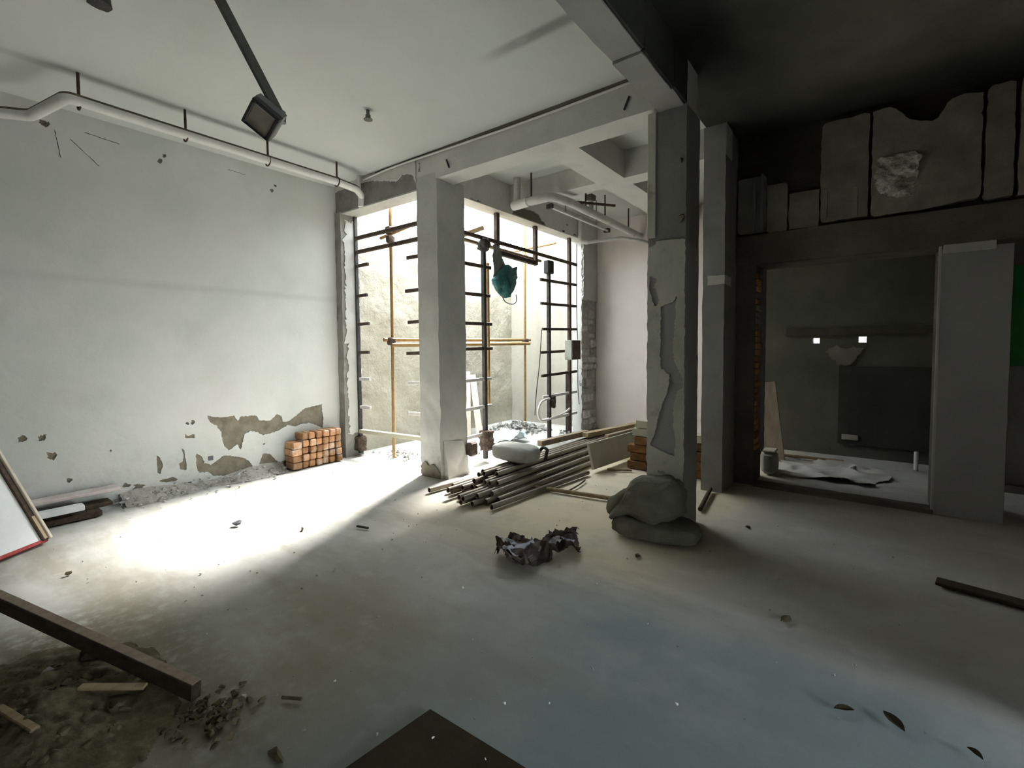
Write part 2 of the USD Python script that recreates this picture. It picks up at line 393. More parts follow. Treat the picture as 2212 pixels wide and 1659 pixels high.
mat('grey_metal', [(0.3, (.20, .20, .19)), (0.7, (.30, .30, .29))], 9, 5, .5, spec=.4, metallic=.3)
mat('sprinkler_brass', [(0.3, (.10, .10, .095)), (0.7, (.16, .155, .14))], 30, 4, .5, metallic=.5)
mat('outside_ground', [(0.3, (.28, .29, .29)), (0.7, (.38, .39, .39))], 1.2, 6, .95)

M['flap_plastic'] = usdkit.material(stage, '/World/Looks/flap_plastic', {
    'd': ('diffuse_bsdf', {'color': (.62, .74, .78)}), 't': ('translucent_bsdf', {'color': (.66, .80, .84)}), 'm': ('mix_closure', {'fac': .65})},
    [('d.BSDF', 'm.closure1'), ('t.BSDF', 'm.closure2')], surface='m.closure')

# ------------------------------------------------------------------ structure
CZ = 3.67                      # ceiling
WL, Y1, XG, YB, YF = -5.85, 3.75, -3.93, 7.70, 5.55   # left wall, front of the light-well walls, side opening, back wall, far right wall
XR, YR = 3.2, -2.6             # walls out of frame

# floor: one slab, fine enough to be gently uneven
n1, n2 = 130, 130
gx, gy = np.meshgrid(np.linspace(-6.1, XR + .2, n1), np.linspace(YR - .2, YB + .2, n2), indexing='ij')
gp = np.stack([gx, gy, gx * 0], -1)
gz = fbm(gp.reshape(-1, 3), 1.3, 3).reshape(gx.shape) * .012 + fbm(gp.reshape(-1, 3), 6, 4).reshape(gx.shape) * .006 - .012
fv = np.stack([gx, gy, gz], -1).reshape(-1, 3)
ii, jj = np.meshgrid(np.arange(n1 - 1), np.arange(n2 - 1), indexing='ij')
a = (ii * n2 + jj).ravel()
ff = np.vstack([np.c_[a, a + n2, a + n2 + 1], np.c_[a, a + n2 + 1, a + 1]])
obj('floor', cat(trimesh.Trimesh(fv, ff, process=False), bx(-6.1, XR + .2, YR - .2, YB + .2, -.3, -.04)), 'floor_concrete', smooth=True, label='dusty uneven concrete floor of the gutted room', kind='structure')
obj('outside_ground', bx(XR + .2, 14, -8, 9, -.3, -.02), 'outside_ground', label='grey paved ground outside the side doorway', kind='structure')

# ceilings
obj('ceiling', bx(-6.05, -1.37, YR - .2, Y1 + .05, CZ, CZ + .25), 'ceiling_white', label='white plastered ceiling over the left half of the room', kind='structure')
obj('ceiling', bx(-1.37, XR + .2, YR - .2, YB + .2, CZ, CZ + .25), 'soot_ceiling', label='dark sooty ceiling over the right half of the room', kind='structure')
obj('ceiling', bx(-4.13, -1.37, Y1 + .05, YB + .2, CZ, CZ + .25), 'ceiling_white', label='white ceiling of the back bay behind the two columns', kind='structure')

# left wall: masonry with a skin of white plaster that has come off in patches
A = [(2.094,.76),(2.219,.721),(2.369,.722),(2.413,.663),(2.442,.708),(2.621,.696),(2.657,.631),(2.786,.614),(2.871,.686),(2.922,.659),(2.93,.584),(3.005,.574),(3.127,.645),(3.231,.72),(3.467,.744),(3.485,.533),(3.47,.422),(3.387,.473),(3.282,.515),(3.168,.52),(3.101,.497),(2.993,.528),(2.949,.508),(2.833,.462),(2.691,.447),(2.633,.492),(2.548,.525),(2.481,.495),(2.433,.315),(2.394,.391),(2.302,.329),(2.252,.396),(2.237,.485),(2.231,.562),(2.174,.647),(2.116,.683)]
B = [(1.974,.361),(2.029,.314),(2.051,.244),(2.108,.204),(2.16,.231),(2.248,.286),(2.353,.256),(2.444,.224),(2.517,.169),(2.571,.078),(2.589,.038),(2.531,.016),(2.345,.018),(2.137,.074),(2.08,.134),(1.99,.145),(1.973,.223)]
C = [(2.62,.078),(2.684,.229),(2.773,.201),(2.832,.117),(2.893,.073),(2.958,.103),(3.024,.143),(3.156,.118),(3.151,-.045),(2.88,-.009),(2.618,.032)]
D = [(1.839,.445),(1.865,.409),(1.867,.354),(1.882,.251),(1.877,.197),(1.819,.219),(1.81,.284),(1.845,.295),(1.855,.347)]
E_ = [(1.875,.588),(1.901,.566),(1.965,.575),(1.967,.528),(1.873,.548)]
G = [(1.616,.405),(1.642,.383),(1.666,.297),(1.642,.205),(1.616,.227)]
H = [(1.62,.14),(1.681,.146),(1.756,.147),(1.793,.116),(1.769,.099),(1.694,.103)]
I = [(1.829,.062),(1.923,.063),(1.913,.015),(1.828,.026)]
holes = [jag(Polygon(p), .012, .006, k) for k, p in enumerate((A, B, C))] + [jag(Polygon(p), .01, .004, 10 + k) for k, p in enumerate((D, E_, G, H, I))]
for k, (y, z, r) in enumerate([(1.755, 3.426, .024), (1.797, 3.49, .018), (2.887, 3.418, .024), (2.934, 3.486, .016), (.905, 3.499, .03), (.666, .736, .03), (.787, .725, .026), (.842, .548, .034), (1.905, .697, .016), (1.949, .706, .02), (.3, .5, .05), (2.30, .06, .05), (1.45, .11, .04), (1.36, .16, .03), (.95, .30, .02), (1.25, .52, .012), (2.7, .34, .012)]):
    holes.append(jag(Point(y, z).buffer(r), .01, r * .5, 40 + k))
for k, (a_, b_) in enumerate((((.972, 3.467), (1.0, 3.232)), ((1.069, 3.418), (1.272, 3.23)), ((1.168, 3.514), (1.438, 3.49)), ((2.393, 3.53), (2.591, 3.518)))):
    from shapely.geometry import LineString
    holes.append(jag(LineString([a_, b_]).buffer(.0035), .02, .003, 90 + k))
skin = rect(YR, -.05, Y1, CZ).difference(unary_union(holes)).difference(rect(2.09, .255, 2.14, .305))
wl = thing('wall_left', 'long white plastered left wall with brown bare patches low down', 'wall', (WL, 0, 0), kind='structure')
obj('masonry', bx(WL - .25, WL - .014, YR - .2, Y1, -.1, CZ), 'brown_render', wl, label='brown render laid bare where the plaster has fallen')
obj('plaster_skin', slab(skin, 'x', WL - .014, .014), 'white_plaster', wl)
obj('socket_box', cat(bx(WL - .03, WL - .012, 2.088, 2.142, .253, .307), bx(WL - .012, WL + .003, 2.093, 2.137, .258, .302)), 'socket', label='small square grey-violet socket box set low in the left wall', cat='socket')

# light well in the back left corner, open to the sky
obj('wall_light_well_left', rough(bx(WL - .3, WL - .02, Y1, YB + .3, -.1, 3.5), .12, .03, 3.2, 7), 'well_plaster', smooth=35, label='rough cream side wall of the light well behind the grilles', kind='structure')
obj('wall_light_well_back', bx(-6.15, -4.13, YB, YB + .3, -.1, 3.42), 'well_back', label='cream streaked end wall of the light well', kind='structure')

# pier, lintel and column that frame the first opening
pier = thing('column', 'narrow worn grey concrete pier at the end of the left wall', 'column', (-5.79, Y1, 0), kind='structure')
obj('shaft', rough(bx(WL - .01, -5.72, Y1 - .02, Y1 + .26, -.05, 3.32), .06, .012, 9, 3), 'bare_concrete', pier, smooth=40)
obj('plaster_skin', slab(jag(rect(Y1 + .03, .3, Y1 + .235, 3.22), .03, .03, 5), 'x', -5.722, .014), 'pale_plaster', pier)
lint = thing('beam', 'concrete lintel over the left opening with ragged plaster above it', 'beam', (-5, Y1, 3.3), kind='structure')
obj('lintel_core', rough(bx(WL - .05, -4.15, Y1, Y1 + .24, 3.31, CZ + .1), .08, .008, 8, 4), 'bare_concrete', lint, smooth=40)
rag = Polygon([(WL, CZ), (WL, 3.60), (-5.617, 3.62), (-5.35, 3.60), (-5.069, 3.595), (-4.901, 3.56), (-4.663, 3.50), (-4.56, 3.478), (-4.466, 3.525), (-4.367, 3.527), (-4.279, 3.491), (-4.22, 3.38), (-4.22, CZ)])
obj('plaster_skin', slab(jag(rag, .02, .008, 6), 'y', Y1, .014), 'beam_plaster', lint)
obj('soffit_plaster', bx(WL, -4.2, Y1 - .005, Y1 + .24, 3.296, 3.312), 'pale_plaster', lint)

col = thing('column', 'pale plastered column with a stained crumbling foot between the two openings', 'column', (-4.05, 3.95, 0), kind='structure')
obj('shaft', rough(bx(-4.215, -3.885, Y1 - .005, 4.19, -.05, 3.44), .055, .011, 4.5, 9, keep=lambda v: 1 + 1.6 * (v[:, 2] < 1.1)), 'pale_plaster', col, smooth=40)
obj('head', bx(-4.22, -3.88, Y1 + .0, 4.2, 3.4, CZ + .1), 'beam_plaster', col)
obj('foot_stain', rough(slab(jag(Polygon([(-4.205, -.02), (-4.205, .12), (-4.14, .17), (-4.08, .12), (-4.0, .15), (-3.93, .09), (-3.89, .05), (-3.89, -.02)]), .015, .012, 4), 'y', Y1 - .004, .012), .03, .004, 20, 2), 'brown_render', col, label='dark bare mortar at the column foot')
flare = rough(trimesh.convex.convex_hull(np.array([[-3.89, 3.78, -.03], [-3.80, 3.79, -.03], [-3.80, 4.15, -.03], [-3.89, 4.17, -.03], [-3.885, 3.80, .42], [-3.875, 4.1, .38], [-3.86, 3.86, .2], [-3.86, 4.1, .2]])), .05, .01, 8, 3)
obj('mortar_fillet', flare, 'beam_plaster', col, smooth=40)

# beams
obj('beam', rough(bx(-3.90, -1.16, Y1 - .005, 4.02, 3.37, CZ + .1), .12, .006, 5, 12), 'beam_plaster', smooth=40, label='pale beam running from the plastered column to the peeling column', cat='beam', kind='structure')
ba = thing('beam', 'grey beam with open joints running from the peeling column towards the camera', 'beam', (-1.27, 2, 3.3), kind='structure')
for y0, y1, dz in ((YR, 2.90, .0), (2.905, 3.45, -.012), (3.462, Y1, .006)):
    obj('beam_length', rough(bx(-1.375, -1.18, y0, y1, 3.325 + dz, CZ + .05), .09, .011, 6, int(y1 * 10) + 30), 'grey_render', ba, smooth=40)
    obj('sooty_side', rough(bx(-1.19, -1.160, y0, y1, 3.335 + dz, CZ + .05), .09, .006, 6, int(y1 * 10) + 60), 'soot_ceiling', ba, smooth=40, label='side face of the beam painted dark for its shade')  # dark panel puts the shade of this side into the colour
obj('beam', bx(-2.58, -2.25, 4.0, YB, 3.37, CZ + .1), 'beam_plaster', label='pale cross beam running back over the middle of the back bay', cat='beam', kind='structure')
obj('beam', bx(-2.25, -1.18, 5.05, 5.30, 3.37, CZ + .1), 'beam_plaster', label='short pale beam in the back bay towards the second column', cat='beam', kind='structure')
obj('beam', bx(-3.93, -2.58, 5.15, 5.40, 3.42, CZ + .1), 'beam_plaster', label='short pale beam in the back bay above the drain pipe', cat='beam', kind='structure')
b2 = thing('beam', 'pale beam over the tall side opening with a dark broken patch', 'beam', (-4.03, 5.8, 3.29), kind='structure')
obj('beam_core', bx(-4.15, -3.945, 4.1, YB + .05, 3.296, CZ + .1), 'dark_wall', b2)
br = Polygon([(5.20, 3.31), (5.28, 3.39), (5.45, 3.43), (5.68, 3.445), (5.834, 3.433), (5.90, 3.36), (5.98, 3.33), (6.05, 3.30), (6.0, 3.27), (5.2, 3.27)])
sk2 = rect(4.12, 3.29, YB, CZ).difference(jag(br, .02, .012, 8)).difference(jag(rect(4.35, 3.28, 4.55, 3.306), .02, .008, 3)).difference(jag(rect(6.5, 3.3, 6.58, 3.33), .02, .006, 9)).difference(jag(rect(6.85, 3.305, 6.95, 3.335), .02, .006, 9)).difference(jag(rect(6.62, 3.42, 6.68, 3.45), .02, .006, 19))
obj('plaster_skin', slab(sk2, 'x', -3.945, .016), 'beam_plaster', b2)
obj('soffit_plaster', bx(-4.15, -3.93, 4.18, YB, 3.284, 3.298), 'beam_plaster', b2)

# masonry pier at the far end of the side opening: plaster above, bare rubble stones below
mp = thing('column', 'broken masonry pier of rough grey stones beside the pink back wall', 'column', (-4.0, 7.4, 0), kind='structure')
obj('core', bx(-4.15, -3.96, 7.20, YB + .02, -.05, 3.3), 'mortar', mp)
obj('plaster_skin', slab(jag(rect(7.19, 2.28, YB, 3.3), .03, .015, 3), 'x', -3.962, .03), 'pale_plaster', mp)
obj('jamb_plaster', slab(jag(rect(-4.15, -.02, -3.965, 3.29), .04, .012, 4), 'y', 7.2, .015), 'beam_plaster', mp)
k = 0
z = 0.0
while z < 2.22:
    h = rng.uniform(.10, .17)
    y = 7.18 + rng.uniform(0, .05)
    while y < 7.62:
        w = rng.uniform(.13, .26)
        if rng.random() > .12:
            s = rough(plank(-3.97 - .06, -3.955 + rng.uniform(.0, .035), y, min(y + w, 7.69), z, z + h - .015, .02), .05, .012, 14, k)
            obj('stone', s, 'pier_stone', mp, smooth=30)
        k += 1
        y += w + .012
    z += h

obj('wall_back', bx(-4.15, -1.3, YB, YB + .2, -.1, CZ), 'pink_plaster', label='pale pinkish plaster wall at the back of the bay', kind='structure')

# the peeling column
c2 = thing('column', 'peeling plaster column with grey bare patches above the sacks', 'column', (-1.31, 3.9, 0), kind='structure')
obj('shaft', rough(bx(-1.463, -1.163, Y1 + .006, 4.10, -.05, 3.34), .06, .006, 7, 21), 'column_grey', c2, smooth=40)
K = [(-1.351,1.804),(-1.248,1.842),(-1.227,1.884),(-1.246,1.567),(-1.253,1.509),(-1.245,1.378),(-1.172,1.234),(-1.167,1.177),(-1.221,1.116),(-1.242,1.012),(-1.248,.864),(-1.225,.734),(-1.239,.613),(-1.436,.679),(-1.39,.79),(-1.375,.882),(-1.331,1.036),(-1.287,1.157),(-1.28,1.26),(-1.348,1.317),(-1.356,1.451)]
K2 = [(-1.446,2.062),(-1.413,2.044),(-1.382,2.027),(-1.405,1.97),(-1.382,1.924),(-1.366,1.864),(-1.389,1.807),(-1.419,1.838),(-1.427,1.898),(-1.446,1.929)]
sk = jag(Polygon([(-1.462, 2.29), (-1.40, 2.30), (-1.39, 2.33), (-1.164, 2.32), (-1.164, -.02), (-1.462, -.02)]), .03, .006, 2)
sk = sk.difference(jag(Polygon(K), .012, .007, 1)).difference(jag(Polygon(K2), .01, .006, 2)).difference(jag(rect(-1.37, .46, -1.31, .48), .01, .004, 3))
obj('plaster_skin', slab(sk, 'y', Y1 + .004, .011), 'column_plaster', c2, label='cream plaster skin peeling off the front')
obj('corner_strip', plank(-1.467, -1.40, Y1 - .008, Y1 + .03, 2.36, 3.34), 'column_plaster', c2)
for k, (z, w) in enumerate([(2.9, .05), (2.45, .07)]):
    obj('chip_scar', rough(stone((-1.2, Y1, z), (w, .02, w), 60 + k), .03, .003, 30, k), 'dark_wall', c2)

c3 = thing('column', 'slim grey column close behind the peeling column', 'column', (-1.29, 5.3, 0), kind='structure')
obj('shaft', rough(bx(-1.39, -1.183, 5.045, YF + .2, -.05, CZ + .05), .07, .008, 6, 31), 'grey_render', c3, smooth=40)
obj('repair_band', rough(bx(-1.34, -1.178, 5.035, 5.3, 2.10, 2.19), .03, .01, 18, 5), 'beam_plaster', c3)

# far right wall with a doorway, brick edge on its left jamb and patched panels above
wf = thing('wall_far', 'dark grey-brown wall on the right with a wide doorway and patched panels above', 'wall', (0, YF, 0), kind='structure')
T = .42
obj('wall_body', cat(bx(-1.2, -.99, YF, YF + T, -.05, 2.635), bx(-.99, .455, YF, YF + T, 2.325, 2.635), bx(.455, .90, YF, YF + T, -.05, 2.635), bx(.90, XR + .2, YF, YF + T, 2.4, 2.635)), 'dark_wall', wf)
obj('sooty_upper_wall', bx(-1.2, XR + .2, YF + .035, YF + T, 2.63, CZ), 'blackish_wall', wf)  # near-black colour on the wall behind the panels
ledge = rough(bx(-1.18, XR, YF - .05, YF + .02, 2.335, 2.635), .1, .007, 5, 14)
obj('lintel_beam', ledge, 'dark_wall', wf, smooth=40)
for s, e, z0, z1, th, sd_ in ((-1.17, -.90, 2.66, 3.24, .0, 1), (-.89, -.71, 2.64, 3.12, .03, 2), (-.695, -.44, 2.64, 3.0, .02, 3), (-.43, -.062, 2.67, 3.60, .045, 4), (.705, .87, 2.67, 3.58, .035, 6), (.90, 1.6, 2.67, 3.6, .03, 7)):
    obj('wall_panel', slab(jag(rect(s, z0, e, z1), .05, .006, sd_ + 70), 'y', YF + .036, th + .045), 'panel_grey', wf)
P3 = Polygon([(-.038, 3.60), (.06, 3.615), (.14, 3.57), (.2, 3.48), (.25, 3.45), (.36, 3.40), (.40, 3.42), (.48, 3.55), (.56, 3.57), (.682, 3.55), (.685, 2.70), (.60, 2.69), (.3, 2.66), (-.038, 2.66)])
obj('wall_panel', slab(jag(P3, .04, .006, 75), 'y', YF + .036, .08), 'panel_grey', wf)
fo = rough(slab(jag(Polygon([(-.02, 2.93), (.0, 3.17), (.28, 3.19), (.31, 3.04), (.27, 2.95), (.31, 2.84), (.22, 2.77), (.08, 2.83)]), .03, .02, 5), 'y', YF - .05, .012), .022, .035, 11, 7, keep=lambda v: np.array([0, 1.0, 0])[None].repeat(len(v), 0)[:, 1])
obj('foil_patch', fo, 'foil', wf, label='crumpled shiny plastic film stuck on the panel')
for x, w, z0, z1 in ((-.395, .05, 2.70, 2.98), (-.16, .05, 2.68, 2.96), (-1.01, .025, 2.66, 3.2), (-.935, .025, 2.66, 3.25)):
    obj('mould_strip', beam((x, YF - .05, z0), (x, YF - .05, z1), w, .018), 'grey_render' if w < .04 else 'panel_grey', wf)
z, k = .36, 0
while z < 2.26:
    dx = rng.uniform(-.018, .012) - (.012 if k % 2 else 0)
    obj('brick', rough(plank(-.995, -.965 + dx, YF + .015, YF + rng.uniform(.18, .24), z, z + .058, .006), .05, .005, 20, k), 'jamb_brick' if rng.random() > .3 or z < 1.7 else 'panel_grey', wf)
    z += .068; k += 1
obj('jamb_plaster', rough(slab(jag(Polygon([(YF + .20, .3), (YF + .17, 1.2), (YF + .2, 2.32), (YF + T, 2.32), (YF + T, .3)]), .05, .014, 8), 'x', -.99, .035), .1, .003, 9, 2), 'grey_render', wf)
obj('edge_bead', beam((.452, YF - .012, .0), (.452, YF - .012, 2.33), .022, .02, upv=(0, 1, 0)), 'beam_plaster', wf, label='pale corner bead on the right edge of the doorway')
obj('lintel_strip', plank(.47, .79, YF - .055, YF + .01, 2.265, 2.335), 'beam_plaster', wf)
c4 = obj('column', rough(bx(.46, .895, YF - .02, YF + .1, -.05, 2.30), .09, .005, 5, 41), 'smooth_pier', smooth=40, label='wide smooth grey pier right of the dark doorway', cat='column', kind='structure')
obj('green_panel', bx(.93, 1.9, YF + .18, YF + .2, 1.30, 2.14), 'green_light_tint', label='dark green board standing in for greenish light behind the grey pier at the right edge', cat='board')  # green colour stands in for greenish light in the second opening
obj('grey_panel', cat(bx(.905, 1.9, YF + .20, YF + .22, .28, 1.295), bx(.905, 1.9, YF + .15, YF + .22, .22, .28)), 'grey_render', label='grey board below the green one at the right edge', cat='board')

obj('threshold', rough(bx(-.985, .46, YF - .05, YF + .12, -.03, .022), .08, .006, 9, 3), 'dark_wall', wf)

# room beyond the doorway
rb = thing('wall_beyond', 'dark back wall seen through the doorway with two small square holes to the daylight', 'wall', (0, YB, 0), kind='structure')
hol = unary_union([rect(-.655, 1.505, -.575, 1.575), rect(-.145, 1.51, -.06, 1.585)])
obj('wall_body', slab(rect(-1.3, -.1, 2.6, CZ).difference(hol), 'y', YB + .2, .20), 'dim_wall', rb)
obj('rail', rough(bx(-.97, 2.5, YB - .05, YB + .01, 1.61, 1.72), .1, .006, 5, 4), 'blackish_wall', rb)
obj('dark_recess_board', bx(-.345, 1.2, YB - .04, YB + .005, .16, 1.2), 'soot_ceiling', rb)
obj('notice', plank(-.30, -.12, YB - .06, YB - .035, .22, .29), 'panel_grey', rb)
obj('loose_render', rough(slab(jag(Polygon([(-.5, 1.44), (-.08, 1.44), (-.14, 1.30), (-.24, 1.2), (-.38, 1.24), (-.46, 1.34)]), .03, .02, 3), 'y', YB, .02), .05, .006, 9, 3), 'dark_wall', rb)
obj('wall_beyond_right', bx(1.95, 2.1, YF + T, YB, -.05, CZ), 'dark_wall', label='side wall of the dark room beyond the doorway', kind='structure')

# walls out of the frame that close the room; the doorway on the right lets daylight in
obj('wall_rear', bx(-6.1, XR + .2, YR - .2, YR, -.1, CZ + .1), 'dark_wall', label='wall behind the camera', kind='structure')
obj('wall_right', cat(bx(XR, XR + .2, YR, .9, -.1, CZ + .1), bx(XR, XR + .2, 2.5, YB + .2, -.1, CZ + .1), bx(XR, XR + .2, .9, 2.5, 1.5, CZ + .1)), 'dark_wall', label='right wall with a wide doorway to the open air', kind='structure')
obj('wall_passage', bx(.72, XR, 2.62, 2.76, -.05, CZ + .05), 'dark_wall', label='short unseen wing wall added to cut the light of the right doorway', kind='structure')  # unseen wall added to cut the doorway light to an edge

# ------------------------------------------------------------------ grilles in the two openings
GY = 3.95
g1 = thing('window_grille', 'cut iron security grille in the left opening with stubs of bars', 'grille', (-5.1, GY, 0))
obj('post', beam((-5.70, GY, .02), (-5.715, GY, 3.30), .052, .05), 'dark_steel', g1)
obj('post', beam((-4.53, GY + .12, .02), (-4.53, GY + .12, 3.30), .035, .035), 'rust_steel', g1)
for z in (.67, 1.06, 1.43, 1.82, 2.21, 2.62):
    obj('bar_stub', beam((-5.72, GY, z), (-5.45 - .02 * math.sin(z * 9), GY, z + .005), .03, .042), ('drain_pipe' if z < 1.2 else 'rust_steel'), g1)
    obj('bar_stub', beam((-4.66 + .02 * math.cos(z * 7), GY, z - .01), (-4.45, GY + .02, z - .005), .03, .042), ('drain_pipe' if z < 1.2 else 'rust_steel'), g1)
for z in (2.81, 3.0):
    obj('long_bar', beam((-5.72, GY, z), (-4.2, GY, z + .005), .035, .048), 'rust_steel', g1)
obj('bottom_rail', beam((-5.68, GY, .33), (-4.25, GY + .03, .36), .07, .05), 'grey_board', g1)
obj('rusty_clamp', rough(plank(-5.76, -5.62, GY - .08, GY + .06, .06, .26, .02), .03, .02, 22, 4), 'rust_steel', g1)
GX = -4.03
g2 = thing('window_grille', 'cut iron security grille in the tall side opening beside the hanging bag', 'grille', (GX, 5.6, 0))
for y, m_ in ((4.70, 'dark_steel'), (6.25, 'dark_steel')):
    obj('post', beam((GX, y, .02), (GX, y, 2.78 if y < 5 else 2.72), .052, .05), m_, g2)
obj('post', beam((GX, 6.88, .02), (GX, 6.88, 3.28), .05, .06), 'rust_steel', g2)
obj('thin_post', beam((GX - .03, 6.83, .02), (GX - .03, 6.83, 1.08), .025, .025), 'dark_steel', g2)
for z in (.35, .71, 1.07, 1.47, 1.79, 2.16, 2.53):
    e = 4.84 if z > .4 else 4.64
    obj('bar_stub', beam((GX, 4.16, z), (GX, e + .02 * math.sin(z * 5), z + .004), .03, .042), ('drain_pipe' if z < 1.2 else 'rust_steel'), g2)
for z in (.35, .71, 1.04, 1.40, 1.76, 2.15, 2.51):
    obj('bar_stub', beam((GX, 6.04 - .03 * math.sin(z * 6), z), (GX, 7.12, z + (.02 if z > .8 else .0)), .03, .042), ('drain_pipe' if z < .9 else 'rust_steel'), g2)
obj('long_bar', beam((GX, 4.2, 2.905), (GX, 7.13, 2.87), .035, .046), 'rust_steel', g2)
obj('long_bar', beam((GX - .05, 4.2, 2.84), (GX - .05, 6.1, 2.80), .045, .035), 'timber', g2)
for a_, b_ in (((GX - .01, 4.99, 2.75), (GX - .01, 4.99, 3.28)), ((GX - .01, 5.90, 2.73), (GX - .01, 5.90, 3.28)), ((GX - .01, 4.97, 2.765), (GX - .01, 5.93, 2.735))):
    obj('square_frame_bar', beam(a_, b_, .06, .06), 'rust_steel', g2)
obj('coupler_cluster', rough(trimesh.creation.icosphere(2, .085).apply_translation([GX + .01, 4.70, 2.80]), .03, .04, 20, 3), 'dark_steel', g2)
obj('rusty_clamp', rough(plank(GX - .06, GX + .08, 4.62, 4.80, .13, .40, .03), .03, .035, 20, 9), 'rust_steel', g2)
obj('post_cap_box', plank(GX - .04, GX + .05, 6.17, 6.33, 2.62, 2.82, .01), 'dark_steel', g2)
obj('hook_lump', rough(plank(GX - .02, GX + .07, 6.28, 6.36, .52, .72, .02), .03, .02, 20, 2), 'dark_steel', g2)
obj('diagonal_strut', beam((GX - .25, 4.45, 2.90), (GX - .25, 4.97, 3.12), .07, .06), 'timber', g2)
obj('rusty_foot_bracket', rough(plank(-3.90, -3.80, 4.16, 4.30, .18, .34, .02), .03, .015, 20, 6), 'rust_steel', g2)

# yellow scaffold
sc = thing('scaffold', 'yellow tube scaffold standing in the light well behind the grilles', 'scaffold', (-5.05, 5.5, 0))
obj('standard', tube([(-5.15, 4.09, 0), (-5.13, 4.09, 1.7), (-5.12, 4.09, 3.34)], .021, 12), 'yellow_steel', sc, smooth=50)
obj('standard', tube([(-4.98, 6.92, 0), (-4.96, 6.92, 3.9)], .021, 12), 'yellow_steel', sc, smooth=50)
obj('standard', tube([(-4.10, 4.86, .70), (-4.08, 4.84, 2.60)], .022, 12), 'yellow_steel', sc, smooth=50)
obj('ledger', tube([(-5.17, 3.98, 1.60), (-5.02, 7.15, 1.615)], .024, 12), 'yellow_steel', sc, smooth=50)
obj('ledger', tube([(-5.10, 4.05, 1.53), (-4.93, 7.0, 1.545)], .028, 12), 'yellow_steel', sc, smooth=50)
obj('ledger', tube([(-5.35, 4.1, 2.98), (-4.3, 4.12, 3.12)], .02, 12), 'yellow_steel', sc, smooth=50)
obj('ledger', tube([(-5.6, 7.0, 3.22), (-4.35, 6.98, 3.26)], .02, 12), 'yellow_steel', sc, smooth=50)
for c_ in ((-5.14, 4.08, 1.58), (-5.13, 4.08, 3.05), (-5.12, 4.08, 2.93), (-4.97, 6.93, 1.58), (-4.96, 6.93, 3.08)):
    obj('coupler', rough(plank(c_[0] - .045, c_[0] + .045, c_[1] - .05, c_[1] + .05, c_[2] - .05, c_[2] + .05, .015), .03, .012, 25, int(c_[2] * 9)), 'rust_steel', sc)

# things in and near the light well
bag = thing('hanging_bag', 'torn teal plastic bag hanging from the grille of the side opening', 'bag', (-4.0, 5.1, 2.1))
rb_ = np.random.default_rng(4)
pouch = trimesh.creation.icosphere(4, 1.0)
v = pouch.vertices.copy()
t_ = (v[:, 2] + 1) / 2
v[:, 1] = v[:, 1] * (.11 + .15 * t_ ** 1.3) + .10 * t_ * np.sign(v[:, 1]) * (np.abs(v[:, 1]) > .7)
v[:, 2] = v[:, 2] * .21 + .13 * np.clip(v[:, 1] / .25, -1, 1.4) * t_
v[:, 0] = v[:, 0] * .10
v += (np.stack([fbm(v, 7, s_) for s_ in (1, 2, 3)], 1)) * [.09, .07, .09]
v = np.where(v[:, 2:] > .10, v * [[.55, 1.05, 1]], v)
pouch.vertices = v + [-3.97, 5.07, 2.36]
obj('pouch', pouch, 'bag_teal', bag, smooth=50)
obj('torn_strip', rough(slab(jag(Polygon([(4.86, 2.84), (4.99, 2.82), (5.12, 2.60), (5.18, 2.44), (5.0, 2.36), (4.88, 2.30)]), .02, .01, 2), 'x', -4.0, .006), .04, .03, 8, 5), 'bag_grey', bag, smooth=60)
obj('pale_flap', rough(slab(jag(Polygon([(4.55, 2.45), (4.70, 2.50), (4.86, 2.40), (4.86, 2.10), (4.72, 2.08), (4.60, 2.15)]), .02, .01, 3), 'x', -4.12, .004), .04, .02, 8, 6), 'flap_plastic', bag, smooth=60)
obj('cord', tube(curve([(-3.98, 5.0, 2.22), (-3.97, 5.08, 2.10), (-3.97, 5.22, 2.08), (-3.97, 5.33, 2.14), (-3.97, 5.32, 2.22)], 20), .008, 6), 'bag_grey', bag)

eb = thing('electrical_box', 'small pale grey switch box fixed beside the last grille post', 'box', (-3.95, 6.85, 1.27))
obj('body', plank(-4.0, -3.87, 6.68, 6.96, 1.27, 1.59, .006), 'switch_box', eb)
obj('lid', plank(-3.87, -3.855, 6.69, 6.95, 1.275, 1.585, .004), 'rust_steel', eb, label='side face painted dark for its shade')  # dark plate paints the shaded side of the box
for k, pts in enumerate(([(-4.02, 6.03, 1.75), (-4.02, 5.98, 1.3), (-4.04, 5.90, .75), (-4.05, 5.88, .45)], [(-3.98, 7.05, 3.2), (-3.97, 7.02, 2.4), (-3.97, 7.05, 1.6)], [(-3.96, 7.04, 1.3), (-3.95, 7.02, .9), (-3.96, 7.08, .5)])):
    obj('loose_wire', tube(curve(pts, 16), .007, 6), 'dark_steel', label=('thin wire dangling from the stub bars left of the switch box', 'thin cable hanging above the switch box', 'thin cable hanging below the switch box')[k], cat='wire')
obj('wire_loop', tube(curve([(-3.99, 6.2, .68), (-3.97, 5.95, .66), (-3.95, 5.82, .52), (-3.95, 5.86, .40), (-3.97, 6.05, .36), (-3.98, 6.6, .40), (-3.98, 6.8, .46)], 40), .016, 8), 'white_pipe', smooth=50, label='pale hose looped round the foot of the grille post', cat='hose')

for k, (b_, t2) in enumerate((((-5.32, 5.75, 0), (-5.80, 6.28, 1.05)), ((-5.18, 5.9, 0), (-5.80, 6.42, .98)))):
    obj('leaning_board', beam(b_, t2, .11, .03, upv=(.68, -.73, 0)), 'pale_timber', label=('pale board leaning on the light-well wall, nearer the column', 'pale board leaning on the light-well wall, farther from the column')[k], cat='board', group=None)

